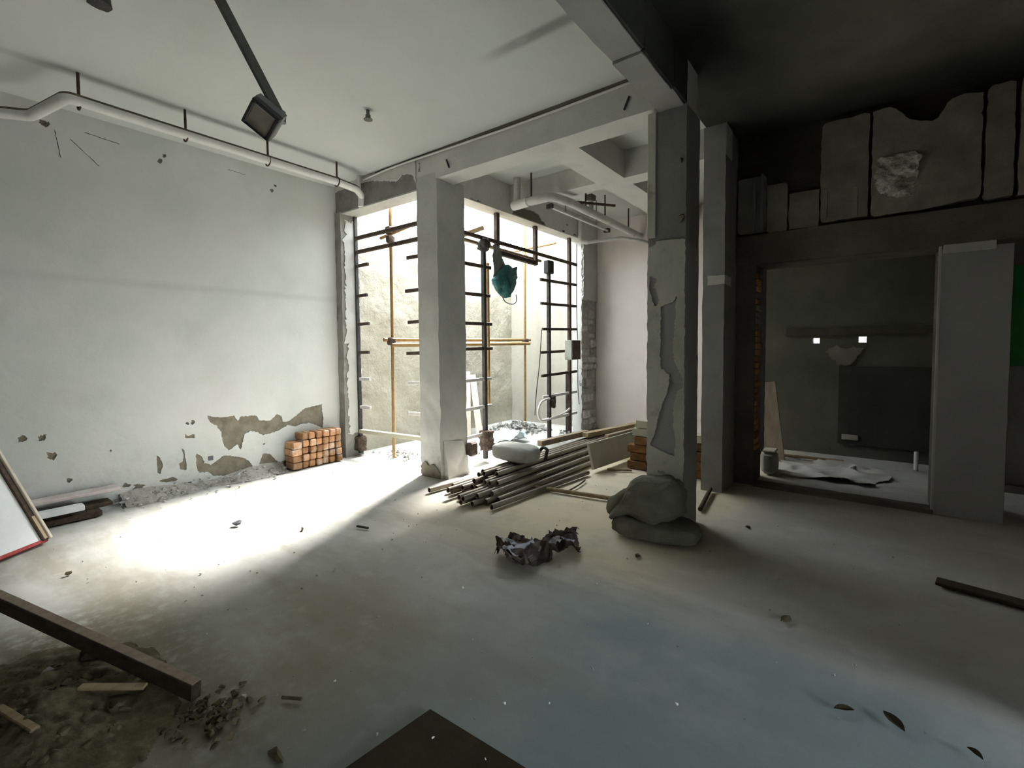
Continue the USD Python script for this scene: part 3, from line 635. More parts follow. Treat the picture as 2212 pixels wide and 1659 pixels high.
def heap(name, cx, cy, rx, ry, hgt, n, smin, smax, mt, label, seed, catg='rubble'):
    r = np.random.default_rng(seed)
    ms = []
    for k in range(n):
        u, w = r.normal(0, .45, 2)
        d = u * u + w * w
        if d > 1.3:
            continue
        s_ = r.uniform(smin, smax)
        z0 = max(0, hgt * math.exp(-2.2 * d) * r.uniform(.2, 1) - s_ * .4) - .008
        ms.append(stone((cx + u * rx, cy + w * ry, z0), (s_, s_ * r.uniform(.6, 1), s_ * r.uniform(.4, .8)), seed * 1000 + k, 9))
    return obj(name, cat(ms), mt, label=label, cat=catg, kind='stuff')


heap('rubble_heap', -5.05, 6.75, .55, .62, .20, 240, .05, .14, 'rubble_stone', 'heap of grey rubble in the corner of the light well', 3)
heap('rubble_heap', -4.75, 4.9, .45, .6, .06, 90, .03, .09, 'rubble_stone', 'thin rubble scatter below the hanging bag', 5)
heap('rubble_heap', -5.2, 4.25, .5, .25, .05, 60, .02, .07, 'rubble_stone', 'thin rubble scatter at the foot of the left opening', 6)
heap('rubble_heap', -4.05, 6.75, .16, .35, .14, 40, .04, .10, 'rubble_stone', 'small rubble pile at the foot of the rough stone pier', 8)


def sheet(x0, x1, y0, y1, n, height, seed, outline=None, sharp=1.0, lift=0.0, freq=3.2):
    """Crumpled sheet lying on the floor, with thickness."""
    gx_, gy_ = np.meshgrid(np.linspace(x0, x1, n), np.linspace(y0, y1, n), indexing='ij')
    p = np.stack([gx_, gy_, gx_ * 0], -1).reshape(-1, 3)
    L = max(x1 - x0, y1 - y0)
    rdg = 1 - np.abs(2 * (fbm(p, freq / L, seed, 3))) * 2.2
    zz = np.clip(rdg, 0, 1) ** (1.6 * sharp) * height * (.35 + 1.3 * np.clip(fbm(p, 2.2 / L, seed + 9, 2) + .5, 0, 1)) + np.abs(fbm(p, 12 / L, seed + 3)) * height * .35
    dx = fbm(p, 6 / L, seed + 1) * L * .10
    dy = fbm(p, 6 / L, seed + 2) * L * .10
    v_ = np.c_[p[:, 0] + dx, p[:, 1] + dy, zz + .004 + lift]
    i_, j_ = np.meshgrid(np.arange(n - 1), np.arange(n - 1), indexing='ij')
    q = (i_ * n + j_).ravel()
    f_ = np.vstack([np.c_[q, q + n, q + n + 1], np.c_[q, q + n + 1, q + 1]])
    if outline is not None:
        from shapely import contains_xy
        ok = contains_xy(outline, p[:, 0], p[:, 1])
        f_ = f_[ok[f_].all(1)]
    m = trimesh.Trimesh(v_, f_, process=False); m.remove_unreferenced_vertices()
    low = m.copy(); low.vertices = low.vertices - [0, 0, .004]; low.faces = low.faces[:, ::-1]
    return cat(m, low)


obj('plastic_sheet', sheet(-4.85, -4.2, 5.35, 6.25, 50, .16, 21, jag(Polygon([(-4.8, 5.5), (-4.5, 5.4), (-4.25, 5.7), (-4.3, 6.1), (-4.6, 6.2), (-4.75, 5.9)]), .04, .03, 2), lift=.03), 'blue_plastic', smooth=40, label='crumpled pale blue plastic sheet at the foot of the side opening', cat='plastic sheet')

# ------------------------------------------------------------------ pipes, lamp and fittings on the ceilings
def hanger(x, y, z, parent):
    rod = obj('hanger_rod', tube([(x, y, z), (x, y, CZ + .005)], .011, 8), 'rust_steel', parent)
    obj('hanger_ring', tube([(x + .052 * math.cos(t), y, z - .045 + .052 * math.sin(t)) for t in np.linspace(0, 2 * math.pi, 18)], .007, 6), 'rust_steel', rod)


PZ = 3.44
lp = thing('sprinkler_pipe', 'long white pipe hung on rods along the left wall', 'pipe', (-5.0, 2, PZ))
main = fillet([(-5.62, -2.4, PZ - .05), (-5.60, .55, PZ - .05), (-5.47, .77, PZ - .04), (-4.97, .90, PZ), (-4.98, 1.2, PZ), (-5.02, 3.25, PZ), (-5.08, 3.55, PZ), (-5.2, 3.70, PZ - .01)], .045)
obj('pipe', tube(main, .042, 16), 'white_pipe', lp, smooth=50)
obj('end_elbow', tube(fillet([(-5.2, 3.70, PZ - .01), (-5.24, 3.73, PZ - .02), (-5.25, 3.73, PZ - .14)], .05), .04, 14), 'white_pipe', lp, smooth=50)
obj('riser', tube([(-5.22, 3.685, PZ), (-5.22, 3.685, CZ)], .024, 12), 'white_pipe', lp, smooth=50)
# dust lies along the upper side of the pipe
dust = np.array(main) + [0, 0, .014]
obj('dust_layer', tube(dust, .0365, 14), 'pipe_top_dust', lp, smooth=50, label='brown dust lying along the top of the pipe')
for y in (.98, 1.71, 2.45, 3.25):
    hanger(-4.99 - .012 * y, y, PZ + .045, lp)

dp = thing('drain_pipe', 'thick grey drain pipe with a bend hung under the back bay ceiling', 'pipe', (-2.9, 6, 3.2))
dl = fillet([(-3.66, 4.99, 3.325), (-3.43, 4.955, 3.325), (-3.17, 4.97, 3.33), (-3.10, 5.32, 3.325), (-3.11, 5.82, 3.32), (-3.13, YB, 3.32)], .20, 10)
obj('pipe', tube(dl, .052, 18), 'drain_pipe', dp, smooth=50)
obj('end_elbow', tube(fillet([(-3.50, 4.965, 3.325), (-3.68, 4.99, 3.325), (-3.76, 5.0, 3.325)], .05), .060, 16), 'white_pipe', dp, smooth=50)
obj('riser', tube([(-3.70, 4.99, 3.32), (-3.70, 5.0, CZ)], .046, 16), 'drain_pipe', dp, smooth=50)
for x, y, z in ((-3.45, 4.96, 3.37), (-3.11, 5.75, 3.37), (-3.12, 6.35, 3.37), (-3.13, 7.2, 3.37)):
    obj('hanger_rod', tube([(x, y, z), (x, y, CZ + .005)], .012, 8), 'rust_steel', dp)
obj('branch_bar', beam((-3.11, 5.45, 3.36), (-2.80, 6.0, 3.38), .03, .03), 'rust_steel', dp)
obj('branch_tee', tube([(-3.11, 5.9, 3.33), (-3.11, 5.9, 3.50)], .035, 12), 'drain_pipe', dp, smooth=50)
obj('branch_cap', plank(-3.16, -3.06, 5.84, 5.96, 3.48, 3.56, .01), 'dark_wall', dp)

ft = thing('batten_light', 'thin unlit batten light hanging below the thick drain pipe', 'lamp', (-3.27, 5.9, 3.3))
obj('tube', tube([(-3.30, 5.20, 3.27), (-3.29, 6.80, 3.27)], .014, 10), 'white_pipe', ft, smooth=50)
obj('tray', beam((-3.34, 5.20, 3.285), (-3.33, 6.80, 3.285), .05, .012), 'grey_metal', ft)
obj('end_cap', plank(-3.36, -3.27, 6.78, 6.84, 3.25, 3.31), 'dark_steel', ft)
obj('end_cap', plank(-3.36, -3.27, 5.16, 5.20, 3.25, 3.31), 'dark_steel', ft)
obj('hanger_rod', tube([(-3.335, 5.6, 3.28), (-3.335, 5.6, CZ)], .01, 8), 'grey_metal', ft)
obj('hanger_rod', tube([(-3.335, 6.5, 3.28), (-3.335, 6.5, CZ)], .01, 8), 'grey_metal', ft)
wp = thing('wall_pipe', 'small white pipe with an elbow at the far end of the side beam', 'pipe', (-3.85, 7.1, 3.1))
obj('drop', tube(fillet([(-3.88, 6.98, 3.62), (-3.88, 6.98, 3.22), (-3.78, 7.05, 3.20)], .06), .035, 14), 'white_pipe', wp, smooth=50)
obj('run', tube(fillet([(-3.80, 7.05, 3.20), (-3.3, 7.3, 3.25), (-3.05, 7.45, 3.2), (-3.0, YB, 3.2)], .06), .028, 12), 'drain_pipe', wp, smooth=50)

obj('shadow_gap_strip', rough(bx(-4.95, -1.38, Y1 - .02, Y1 + .01, 3.638, CZ + .004), .1, .004, 9, 5), 'dark_wall', label='dark strip painted in for the shadow line between the long pale beam and the ceiling', cat='shade_strip', kind='structure')  # dark strip stands in for the shadow line above the cable
obj('cable', tube(curve([(-5.175, 3.715, 3.617), (-4.59, 3.715, 3.640), (-3.951, 3.72, 3.634), (-3.394, 3.73, 3.630), (-2.945, 3.73, 3.623), (-2.419, 3.73, 3.622), (-1.948, 3.73, 3.626), (-1.40, 3.73, 3.635)], 80), .011, 8), 'white_pipe', smooth=50, label='white cable sagging along the top of the long pale beam', cat='cable')
for k, (x, y, z) in enumerate(((-3.72, Y1 - .012, 3.47), (-1.62, Y1 - .012, 3.47))):
    obj('hook_bracket', beam((x, y, z + .06), (x + .045 * (1 if k else -1) * -1, y - .004, z - .04), .016, .016, upv=(0, 1, 0)), 'dark_steel', label=('small dark hook on the beam beside the plastered column', 'small dark hook on the beam near the peeling column')[k], cat='hook')

fl_ = thing('floodlight', 'dark square floodlight hanging on a bent arm from the ceiling', 'lamp', (-3.15, 1.6, 3.0))
C0 = np.array([-3.117, 1.487, 2.949])
aax, bax, dax = np.array([.3186, .754, -.5745]), -np.array([.8644, .0177, .5025]), np.array([-.3891, .6567, .6461])


def lam(u0, u1, w0, w1, d0, d1, bev=.006):
    m = plank(u0, u1, w0, w1, d0, d1, bev)
    m.vertices = C0 + m.vertices @ np.stack([aax, bax, dax])
    return m


W2, H2 = .092, .094
obj('rim', cat(lam(-W2, W2, -H2, -H2 + .022, -.012, .035), lam(-W2, W2, H2 - .008, H2, -.012, .035), lam(-W2, -W2 + .022, -H2 + .02, H2 - .005, -.012, .035), lam(W2 - .024, W2, -H2 + .02, H2 - .005, -.012, .035)), 'lamp_black', fl_)
obj('glass', lam(-W2 + .02, W2 - .02, -H2 + .02, H2 - .006, .004, .012, .001), 'lamp_glass', fl_)
obj('reflector_lip', lam(-W2 + .022, W2 - .024, -H2 + .022, -H2 + .031, -.004, .012, .001), 'lamp_reflector', fl_)
hv = []
for (su, sw, d) in ((W2, H2, .035), (W2 * .98, H2 * .95, .10), (W2 * .75, H2 * .72, .137)):
    hv += [C0 + aax * su * p + bax * sw * q + dax * d for p in (-1, 1) for q in (-1, 1)]
hs_ = obj('housing', trimesh.convex.convex_hull(np.array(hv)), 'lamp_grey', fl_)
arm_end = C0 + dax * .125 + aax * .060 - bax * .035
obj('arm', beam(arm_end, (-3.165, 1.235, CZ + .01), .060, .03, upv=(1, 0, 0)), 'arm_steel', fl_)
obj('arm_joint', rough(trimesh.creation.cylinder(.03, .07).apply_translation(arm_end), .03, .002, 20, 3), 'lamp_grey', hs_)
obj('mounting_plate', plank(-3.25, -3.08, 1.14, 1.3, CZ - .012, CZ + .002), 'lamp_grey', fl_)

sp = thing('fire_sprinkler', 'small upside-down sprinkler head on the white ceiling', 'sprinkler', (-3.72, 2.74, CZ))
obj('stem', tube([(-3.72, 2.74, CZ + .003), (-3.72, 2.74, CZ - .05)], .016, 10), 'sprinkler_brass', sp)
obj('frame', tube([(-3.72, 2.74, CZ - .045), (-3.72, 2.74, CZ - .075)], .024, 10), 'sprinkler_brass', sp)
obj('deflector', trimesh.creation.cylinder(.04, .006).apply_translation([-3.72, 2.74, CZ - .085]), 'sprinkler_brass', sp)
obj('ceiling_boss', rough(trimesh.creation.cylinder(.06, .05).apply_translation([-3.84, .87, CZ - .02]), .03, .01, 20, 3), 'dark_steel', label='dark round stub on the ceiling at the top left edge', cat='fitting')

# ------------------------------------------------------------------ things on the floor: left side
# brick stack against the left wall
ords = ['first', 'second', 'third', 'fourth', 'fifth', 'sixth', 'seventh']
bw, bh = .091, .088
for c in range(5):
    for i in range(6):
        y0 = 3.06 + i * bw + rng.uniform(-.006, .006)
        x1 = -5.60 + rng.uniform(-.02, .012)
        m = rough(plank(x1 - .2, x1, y0, y0 + bw - .016, c * bh, (c + 1) * bh - .007, .010), .05, .007, 18, c * 9 + i)
        obj('brick', m, 'orange_brick', smooth=30, label=f'rough orange brick, {ords[i]} from the left in the {["bottom", "second", "third", "fourth", "top"][c]} course of the wall-side stack', cat='brick', group='stacked bricks against the left wall')
for c in range(4):
    x1 = -5.60 + rng.uniform(-.02, .012)
    m = rough(plank(x1 - .2, x1, 2.93 + rng.uniform(-.008, .008), 3.045, c * .084, (c + 1) * .084 - .004, .006), .07, .004, 18, 80 + c)
    obj('brick', m, 'orange_brick', smooth=30, label=f'rough brick in the low end pile left of the stack, {["bottom", "second", "third", "top"][c]} one', cat='brick', group='low end pile of bricks against the left wall')

# planks along the left wall
for k, (x0, x1, ya, yb, z0, z1, mt, lab) in enumerate((
        (-5.72, -5.52, .35, 1.10, .0, .05, 'dark_timber', 'dark bottom plank of the small pile by the left wall'),
        (-5.80, -5.62, .30, 1.20, .05, .085, 'dark_timber', 'second dark plank of the small pile by the left wall'),
        (-5.60, -5.50, .30, .98, .085, .135, 'white_board', 'short white-painted board in the pile by the left wall'),
        (-5.83, -5.66, .20, 1.27, .165, .195, 'pink_board', 'pale pinkish board on top of the pile by the left wall'))):
    m = plank(x0, x1, ya, yb, z0, z1, .004)
    obj('plank', m, mt, label=lab, cat='plank')
obj('spacer_block', plank(-5.82, -5.68, .5, .62, .085, .165), 'dark_timber', label='dark timber block under the pinkish board', cat='block')

# framed white board leaning against the left wall at the picture's edge
lb = thing('framed_board', 'framed white panel leaning against the left wall at the left edge', 'panel', (-5.0, .55, 0))
O = np.array([-5.12, .69, .015])
uu = np.array([.574, -.819, 0.0])
vv = np.array([-.30, -.205, .64]); vv /= np.linalg.norm(vv)
vv = vv - (vv @ uu) * uu; vv /= np.linalg.norm(vv)
nn = np.cross(uu, vv)
if nn[2] < 0:
    nn = -nn


def onboard(u0, u1, v0, v1, n0, n1, bev=.003):
    m = plank(u0, u1, v0, v1, n0, n1, bev)
    m.vertices = O + m.vertices @ np.stack([uu, vv, nn])
    if np.linalg.det(np.stack([uu, vv, nn])) < 0:
        m.faces = m.faces[:, ::-1]
    return m


LEN = (O[0] + 5.845) / -vv[0]
obj('sheet', onboard(.05, .62, .012, LEN, .0, .012), 'white_board', lb)
rail_ = obj('side_rail', onboard(.022, .062, .0, LEN, -.015, .03), 'dark_timber', lb)
obj('side_rail', onboard(.58, .63, .0, LEN, -.015, .03), 'dark_timber', lb)
obj('edge_strip', onboard(.0, .022, .0, LEN, -.012, .045), 'pale_timber', lb, label='pale raw edge of the frame')
obj('chipped_patch', onboard(.024, .052, .01, .21, .03, .034, .001), 'tan_chip', rail_, label='tan chip where the paint is gone')
obj('bottom_rail', onboard(.02, .63, -.012, .014, -.015, .02), 'red_paint', lb, label='red painted bottom edge')

# long timber rising out of the picture at the lower left, propped on a block
tm = thing('timber_beam', 'long dark timber sloping down to the floor at the lower left', 'timber', (-2.3, .7, 0))
p0, p1 = np.array([-2.26, .73, .04]), np.array([-4.16, .075, .29])
obj('beam', beam(p0, p1, .045, .078, .006), 'dark_timber', tm)
obj('worn_top', beam(p0 + [0.0, 0, .0405], p1 + [0, 0, .0405], .042, .005, .002), 'brown_plank', tm, label='upper face painted paler as if catching the light')  # paler top and darkened body paint the lit and shaded faces
obj('prop_block', plank(-4.25, -4.0, -.05, .2, -.01, .235, .01), 'bare_concrete', label='concrete block holding up the far end of the dark timber', cat='block')

# debris at the lower left
def mound(cx, cy, rx, ry, hgt, seed, n=90):
    g1_, g2_ = np.meshgrid(np.linspace(-1, 1, n), np.linspace(-1, 1, n), indexing='ij')
    d_ = np.sqrt(g1_ ** 2 + g2_ ** 2)
    p_ = np.stack([cx + g1_ * rx, cy + g2_ * ry, g1_ * 0], -1)
    q_ = p_.reshape(-1, 3)
    edge_ = np.clip(1.0 - d_ + .5 * fbm(q_, 7, seed).reshape(d_.shape), 0, 1)
    zz = hgt * edge_ * (1 + 1.6 * fbm(q_, 9, seed + 1).reshape(d_.shape) + 1.0 * fbm(q_, 26, seed + 2).reshape(d_.shape)) - .022 + .02 * (edge_ > .02)
    v_ = np.c_[q_[:, :2], zz.ravel()]
    i_, j_ = np.meshgrid(np.arange(n - 1), np.arange(n - 1), indexing='ij')
    a_ = (i_ * n + j_).ravel()
    return trimesh.Trimesh(v_, np.vstack([np.c_[a_, a_ + n, a_ + n + 1], np.c_[a_, a_ + n + 1, a_ + 1]]), process=False)


dm = thing('rubble_heap', 'brown mound of dirt and mortar debris at the lower left corner of the picture', 'rubble', (-2.66, .36, 0), kind='stuff')
obj('dirt_mound', mound(-2.66, .34, .62, .40, .085, 61), 'dark_rubble', dm, smooth=50, kind='stuff')
ms = []
rr_ = np.random.default_rng(15)
for k in range(150):
    u_, w_ = rr_.normal(0, .42, 2)
    s_ = rr_.uniform(.012, .06) * (1 if k % 4 else 1.3)
    z_ = max(0, .06 * (1 - math.hypot(u_, w_)))
    ms.append(rough(stone((-2.66 + u_ * .5, .36 + w_ * .33, z_ - .006), (s_, s_ * rr_.uniform(.6, 1), s_ * .7), 400 + k, 12), .03, .003, 40, k))
obj('mortar_lumps', cat(ms), 'dark_rubble', dm, smooth=40, kind='stuff')
heap('rubble_heap', -2.13, .74, .20, .15, .05, 110, .01, .05, 'dark_rubble', 'small heap of brown mortar crumbs right of the dark timber end', 12)
r_ = np.random.default_rng(77)
ms = []
for k in range(330):                                                   # strip of fallen plaster along the left wall
    y = r_.uniform(1.25, 2.88); x = -5.84 + abs(r_.normal(0, .14)) + .02
    s_ = r_.uniform(.012, .055)
    ms.append(stone((x, y, max(0, .10 - (x + 5.84) * .35) * r_.uniform(0, 1) - .008), (s_, s_ * r_.uniform(.6, 1), s_ * .6), 5000 + k, 9))
strip = ms
bank = []
for y in np.linspace(1.30, 2.90, 60):
    w = .16 + .10 * math.sin(y * 3.1) ** 2
    h = (.07 + .03 * math.sin(y * 5.3)) * 1
    bank.append([[WL - .01, y, -.03], [WL - .01, y, h], [WL + w * .45, y, h * .45], [WL + w, y, -.01]])
bank = np.array(bank).reshape(-1, 3)
fs = []
for k in range(59):
    for j in range(3):
        a_ = k * 4 + j
        fs += [[a_, a_ + 1, a_ + 5], [a_, a_ + 5, a_ + 4]]
bm = rough(trimesh.Trimesh(bank, fs, process=False), .05, .012, 12, 8)
db = thing('debris_bank', 'low bank of dust and fallen plaster along the foot of the left wall', 'rubble', (-5.7, 1.3, 0), kind='stuff')
obj('mortar_bank', bm, 'mortar', db, smooth=50, kind='stuff')
obj('plaster_crumbs', cat(strip), 'rubble_stone', db, kind='stuff')
ms = []
for k in range(260):                                                   # crumbs over the open floor
    x, y = r_.uniform(-5.4, .3), r_.uniform(.5, 4.6)
    if abs(x + 1.3) < .35 and y > 3.4:
        continue
    s_ = r_.uniform(.006, .022)
    ms.append(stone((x, y, -.010), (s_, s_ * r_.uniform(.6, 1), s_ * .7), 7000 + k, 8))
obj('floor_crumbs', cat(ms), 'rubble_stone', label='fine grey crumbs scattered over the whole floor', cat='rubble', kind='stuff')
ms = []
for k, (x, y) in enumerate(((-1.60, 2.42), (-1.05, 1.62), (-1.20, 1.50), (-1.33, 1.44), (-1.32, 1.16), (-1.50, 1.08), (-.80, 1.95), (-1.42, 1.19), (-.62, 1.93), (-1.60, 1.75), (-1.78, .62), (-2.0, 2.1), (-1.1, 1.22), (-1.9, 1.15))):
    s_ = .011 + .006 * (k % 3)
    ms.append(stone((x, y, -.008), (s_, s_ * .8, s_ * .7), 9100 + k, 8))
obj('white_chips', cat(ms), 'pale_chip', label='tiny bright white chips scattered in the dark foreground', cat='chips', kind='stuff')
for k, (x, y, sx, sy, sz, mt, lab, ct) in enumerate((
        (-4.28, 1.73, .10, .08, .06, 'black_chip', 'dark stone alone in the bright patch of light', 'stone'),
        (-4.26, .66, .05, .04, .03, 'dark_rubble', 'small brown stone near the leaning white panel', 'stone'),
        (-3.72, 2.0, .05, .03, .03, 'dark_rubble', 'small dark stone at the edge of the bright patch', 'stone'),
        (-1.30, 3.16, .06, .05, .03, 'dark_rubble', 'dark lump on the floor in front of the sacks', 'stone'),
        (-2.95, .52, .20, .11, .10, 'dark_timber', 'large dark brown lump of mortar in the lower left debris', 'stone'),
        (-2.98, .38, .10, .09, .06, 'rubble_stone', 'grey lump of mortar beside the large brown lump', 'stone'),
        (-2.13, .86, .03, .025, .022, 'pale_chip', 'pale stone at the top of the small crumb heap', 'stone'),
        (-1.98, .30, .04, .03, .02, 'yellow_bit', 'bright yellow scrap on the floor at the bottom', 'scrap'),
        (-1.72, .80, .12, .05, .02, 'dark_rubble', 'flat brown stone at the bottom edge left of the dark plate', 'stone'),
        (-.78, 4.2, .05, .04, .025, 'dark_rubble', 'small dark stone right of the sacks', 'stone'),
        (-.34, 2.89, .10, .05, .03, 'dark_rubble', 'brown stone in the shaded floor at the right', 'stone'),
        (-2.26, .60, .028, .024, .02, 'pale_chip', 'pale pebble just below the end of the dark timber', 'stone'))):
    obj('loose_stone' if ct == 'stone' else 'yellow_scrap', rough(stone((x, y, -.008), (sx, sy, sz), 300 + k, 16), .03, .004, 30, k), mt, smooth=30, label=lab, cat=ct)
for k, (a_, b_, w, mt, lab) in enumerate((((-2.62, .42, .085), (-2.44, .60, .06), .035, 'timber', 'short pale splinter of wood in the lower left debris'),
                                       ((-2.75, .20, .075), (-2.48, .27, .07), .03, 'timber', 'splinter of wood at the lower left edge'),
                                       ((-3.40, 2.30, .008), (-3.28, 2.33, .008), .02, 'dark_timber', 'dark chip of wood at the edge of the bright patch'),
                                       ((-1.98, .95, .006), (-1.90, 1.0, .006), .012, 'dark_rubble', 'thin dark splinter right of the crumb heap'))):
    obj('splinter', beam(a_, b_, w, .014), mt, label=lab, cat='splinter')
for k, (x, y, s_, a_) in enumerate(((.10, 2.34, .075, -.9), (-.06, 2.30, .055, .5), (.33, 2.33, .04, -.8))):
    t1 = np.linspace(0, 1, 9)
    w1 = np.sin(t1 * math.pi) ** .8 * s_ * .28
    pts = []
    for q in range(9):
        for e_, zz in ((-1, .012), (0, .002), (1, .014)):
            pts.append([(t1[q] - .5) * s_ * 2 * .7, e_ * w1[q], zz * math.sin(t1[q] * 3.1) + .004 + .02 * abs(t1[q] - .5) * s_ * 10])
    fs = [f_ for q in range(8) for e_ in range(2) for f_ in ([q * 3 + e_, q * 3 + e_ + 3, q * 3 + e_ + 4], [q * 3 + e_, q * 3 + e_ + 4, q * 3 + e_ + 1])]
    lf = trimesh.Trimesh(np.array(pts), fs, process=False)
    lo = lf.copy(); lo.vertices = lo.vertices - [0, 0, .0015]; lo.faces = lo.faces[:, ::-1]
    lf = cat(lf, lo)
    lf.apply_transform(trimesh.transformations.rotation_matrix(a_, [0, 0, 1])); lf.apply_translation([x, y, -.003])
    obj('dry_leaf', lf, 'dark_plate', smooth=40, label=('dark curled leaf in the middle of the lower right floor', 'small dark curled leaf left of the other on the lower right floor', 'tiny dark leaf at the lower right edge')[k], cat='leaf')
obj('floor_plate', cat(slab(Polygon([(-1.418, 1.285), (-.62, 1.31), (-.64, .55), (-1.50, .52)]), 'z', -.004, .012)), 'dark_plate', label='dark brown board lying flat at the bottom of the picture', cat='board')
for k, (x, y) in enumerate(((-1.30, 1.19), (-1.08, 1.24))):
    obj('white_grit', stone((x, y, .008), (.016, .012, .01), 800 + k, 8), 'pale_chip', label=('white grit on the left half of the dark flat board', 'white grit on the right half of the dark flat board')[k], cat='chips')

# crumpled rag
rago = jag(Polygon([(-2.18, 2.62), (-2.10, 2.82), (-2.0, 2.80), (-1.93, 2.74), (-1.90, 2.98), (-1.86, 3.16), (-1.76, 3.18), (-1.70, 3.05), (-1.62, 2.98), (-1.66, 2.86), (-1.75, 2.78), (-1.74, 2.62), (-1.80, 2.52), (-1.92, 2.46), (-2.05, 2.48)]), .03, .03, 6)
rg = thing('crumpled_rag', 'crumpled dark rag with pale grey cloth lying in the middle of the floor', 'rag', (-1.9, 2.8, 0))
obj('dark_cloth', sheet(-2.25, -1.55, 2.4, 3.25, 120, .105, 34, rago, sharp=.7, lift=-.004, freq=5.5), 'rag', rg, smooth=60)
pale1 = jag(Polygon([(-2.10, 2.60), (-2.02, 2.70), (-1.90, 2.78), (-1.80, 2.95), (-1.70, 3.02), (-1.72, 2.92), (-1.84, 2.74), (-1.86, 2.60), (-1.95, 2.52), (-2.02, 2.50), (-1.98, 2.60)]), .02, .02, 9)
obj('pale_cloth', sheet(-2.2, -1.6, 2.4, 3.1, 90, .08, 34, pale1, sharp=.7, lift=.035, freq=5.5), 'pale_rag', rg, smooth=60, label='pale blue-grey strip of cloth')

# ------------------------------------------------------------------ tube bundle, boards and sacks by the plastered column
rt_ = np.random.default_rng(8)
R = .029
rows = [(11, .0, R, 'bottom'), (9, .06, R + .053, 'second'), (7, .12, R + .106, 'third'), (4, .21, R + .159, 'top')]
nth = ['leftmost', 'second from the left', 'third from the left', 'fourth from the left', 'fifth from the left', 'sixth from the left', 'seventh from the left', 'eighth from the left', 'ninth from the left', 'tenth from the left', 'rightmost']
for n_, off, z, lay in rows:
    for i in range(n_):
        x0 = -3.43 + off + i * .0605
        fr = 3.42 + rt_.uniform(-.14, .22) + (.12 if z > .1 else 0) + (.22 if z > .15 else 0) - .14 * (i / n_ > .5) * (z < .1)
        bk = 7.0 + rt_.uniform(-.35, .35) - (.5 if z > .1 else 0)
        obj('scaffold_tube', tube([(x0, fr, z), (x0 + (bk - fr) * .026, bk, z)], R - .0025, 14, hollow=.8), 'tube_steel', smooth=50, label=f'rusty scaffold tube, {nth[i]} in the {lay} layer of the long bundle', cat='tube', group='scaffold tubes bundled on the floor')
for k, (a_, b_, lab) in enumerate((((-3.60, 3.30, .026), (-3.46, 4.6, .026), 'loose short tube lying along the left side of the bundle'), ((-2.75, 3.28, .026), (-2.60, 4.85, .026), 'loose tube lying along the right side of the bundle'))):
    obj('scaffold_tube', tube([a_, b_], .027, 14, hollow=.8), 'tube_steel', smooth=50, label=lab, cat='tube')
bd = plank(0, 1.2, -.02, .02, 0, .31, .004)
Rm = trimesh.transformations.euler_matrix(math.radians(-14), 0, math.radians(84), 'sxyz')
bd.apply_transform(Rm); bd.apply_translation([-2.60, 4.98, .03])
obj('wide_board', bd, 'grey_board', label='wide grey-tan board standing on edge against the tube bundle', cat='board')
obj('timber_length', beam((-3.12, 5.75, .27), (-2.93, 7.05, .25), .10, .06), 'timber', label='tan squared timber lying on the far end of the tubes', cat='timber')
obj('timber_length', beam((-2.80, 5.75, .28), (-2.72, 6.9, .255), .06, .05), 'brown_plank', label='brown squared timber behind the wide board', cat='timber')
obj('timber_length', beam((-3.34, 4.95, .26), (-3.20, 5.95, .265), .08, .07), 'brown_plank', label='short brown timber end resting on the tubes', cat='timber')
obj('floor_pole', tube([(-2.86, 4.03, .02), (-1.62, 4.22, .02)], .021, 12), 'timber', smooth=50, label='thin wooden pole lying on the floor between the tubes and the sacks', cat='pole')
obj('bent_rod', tube(curve([(-2.45, 4.10, .01), (-2.46, 4.35, .012), (-2.50, 4.6, .012)], 12), .008, 6), 'rust_steel', label='thin bent rod beside the tube bundle', cat='rod')
obj('bent_rod', tube(curve([(-2.50, 5.15, .014), (-2.40, 5.2, .014), (-2.24, 5.28, .014)], 12), .014, 8), 'timber', label='short stick in front of the wide board', cat='stick')
obj('floor_pole', tube([(-1.20, 4.35, .02), (-1.28, 5.0, .03)], .02, 10), 'dark_timber', smooth=50, label='short dark pole on the floor right behind the peeling column', cat='pole')


def sack(c, size, rot, seed, mt, name, label, sag=0.0, tilt=(0, 0), dents=.12):
    m = trimesh.creation.icosphere(4, 1.0)
    v_ = m.vertices
    e = .55
    v_ = np.sign(v_) * np.abs(v_) ** e
    v_ /= np.maximum(1, np.abs(v_).max(1, keepdims=True) * .98)
    v_ = v_ * np.array(size) / 2
    n_ = fbm(v_, 3.0 / max(size), seed, 3)
    w_ = fbm(v_ * [1, 2.5, 2], 7.0 / max(size), seed + 3, 3)
    v_ = v_ * (1 + dents * 2.2 * n_[:, None] + dents * 1.2 * w_[:, None])
    v_[:, 2] -= sag * (v_[:, 0] / size[0] * 2) ** 2
    m = trimesh.Trimesh(v_, m.faces, process=False)
    T_ = trimesh.transformations.euler_matrix(math.radians(tilt[0]), math.radians(tilt[1]), math.radians(rot), 'sxyz')
    m.apply_transform(T_)
    m.apply_translation(np.array(c) - [0, 0, m.bounds[0][2]])
    return m


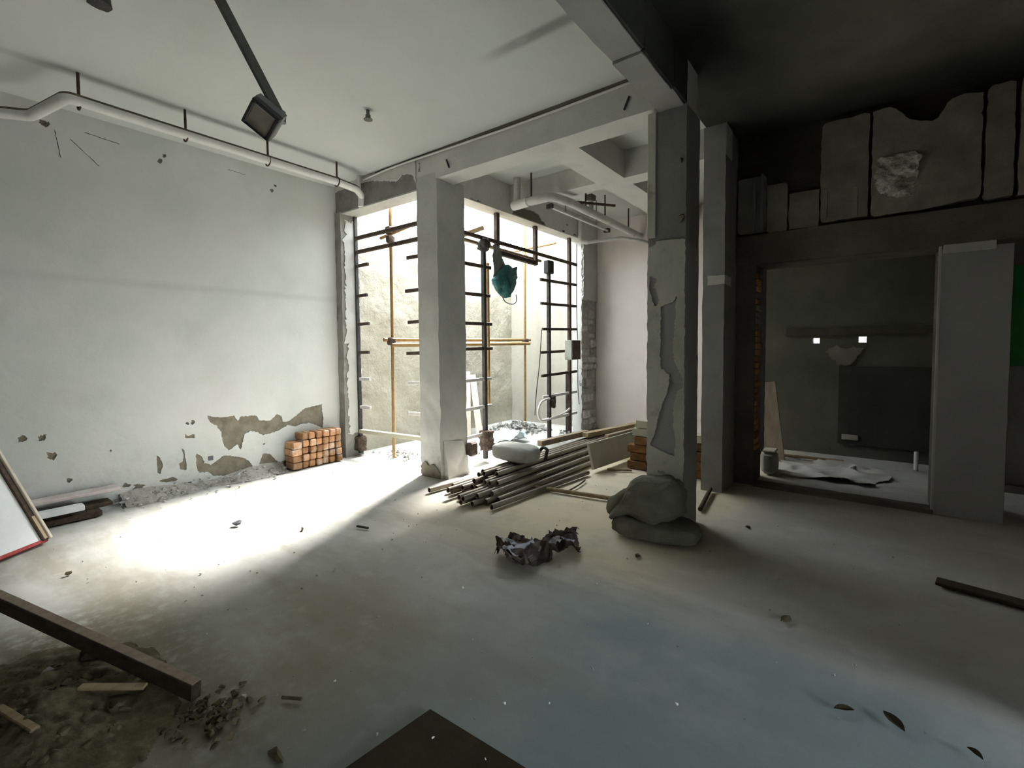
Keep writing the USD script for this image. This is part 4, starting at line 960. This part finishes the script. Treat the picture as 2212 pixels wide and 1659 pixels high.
obj('sack', sack((-1.31, 3.565, .0), (.66, .36, .155), 8, 3, 'sack_grey', '', '', dents=.09), 'sack_grey', smooth=60, label='flat grey-green sack lying on the floor at the foot of the peeling column', cat='sack')
ts = sack((-1.36, 3.55, .0), (.60, .34, .30), 6, 14, 'sack_grey', '', '', dents=.17)
v = ts.vertices
t_ = np.clip(v[:, 2] / .3, 0, 1)
v[:, 0] += (.10 * t_ - .05)
v[:, 0] = -1.34 + (v[:, 0] + 1.34) * (1.08 - .45 * t_)
v[:, 1] += .07 * t_
v[:, 2] = v[:, 2] * 1.05 + .125 - .10 * np.clip((-1.5 - v[:, 0]) / .2, 0, 1)
ts.vertices = v
tsx = thing('sack', 'slumped grey sack on top of the flat one, leaning on the peeling column', 'sack', (-1.35, 3.55, .12))
obj('body', ts, 'sack_grey', tsx, smooth=60)
obj('folded_neck', rough(tube(curve([(-1.70, 3.62, .12), (-1.66, 3.56, .19), (-1.55, 3.50, .27), (-1.44, 3.54, .35)], 14), np.linspace(.06, .075, 14), 14), .035, .02, 9, 4), 'sack_grey', tsx, smooth=60)
csx = thing('sack', 'pale full cement sack lying across the tube bundle', 'sack', (-3.16, 4.20, .215))
obj('body', sack((-3.16, 4.20, .217), (.58, .32, .19), -6, 27, 'sack_pale', '', '', dents=.06), 'sack_pale', csx, smooth=60)
obj('strap_loop', tube(curve([(-2.90, 4.28, .32), (-2.86, 4.32, .38), (-2.80, 4.30, .36), (-2.80, 4.26, .26)], 16), .018, 8), 'dark_steel', csx, smooth=50)

# brick pile behind the peeling column
k = 0
for c in range(6):
    for i in range(4):
        if c > 3 and i in (1, 2) or (c == 5 and i == 3):
            continue
        x0 = -2.36 + i * .26 + (.03 if c % 2 else 0) + (.06 if c > 2 and i == 0 else 0) + rng.uniform(-.012, .012)
        m = rough(plank(x0, x0 + .24, 5.42 + rng.uniform(-.02, .02), 5.54, c * .10, c * .10 + .092, .006), .08, .005, 16, 200 + k)
        obj('brick', m, 'brown_brick' if c < 4 else 'grey_board', smooth=30, label=f'brown block in the {["bottom", "second", "third", "fourth", "fifth", "top"][c]} course behind the peeling column, {ords[i]} from the left', cat='brick', group='stacked blocks behind the peeling column')
        k += 1

# things in the room beyond the doorway
obj('leaning_plank', beam((-.96, 6.85, .0), (-1.10, 6.95, 1.0), .22, .03, upv=(0, 1, 0)), 'brown_plank', label='brown plank leaning just inside the dark doorway', cat='plank')
bk = thing('plastic_bucket', 'pale plastic container just inside the doorway', 'container', (-.93, 6.15, 0))
obj('body', rough(plank(-1.0, -.84, 6.03, 6.25, 0, .26, .04), .05, .01, 9, 3), 'sack_pale', bk, smooth=50)
obj('lid', rough(plank(-.99, -.85, 6.04, 6.24, .255, .28, .01), .05, .004, 9, 4), 'pale_timber', bk)
obj('floor_sheet', sheet(-.95, .30, 6.05, 7.3, 60, .05, 55, jag(Polygon([(-.9, 6.1), (.0, 6.15), (.25, 6.6), (.0, 7.1), (-.5, 7.2), (-.9, 7.0)]), .06, .05, 2), lift=-.004), 'dust_sheet', smooth=50, label='grey dusty sheet spread on the floor beyond the doorway', cat='sheet')
obj('floor_stick', tube([(-.95, 7.0, .05), (-.25, 7.1, .04)], .018, 8), 'timber', label='stick lying on the dusty sheet beyond the doorway', cat='stick')
obj('white_tube', tube([(.44, 7.25, .0), (.44, 7.25, .22)], .022, 10), 'white_pipe', label='short white tube standing upright beyond the doorway', cat='tube')
obj('floor_board', beam((.35, 3.9, .012), (1.2, 3.75, .012), .10, .02), 'dark_timber', label='thin dark board lying on the floor at the right edge', cat='board')
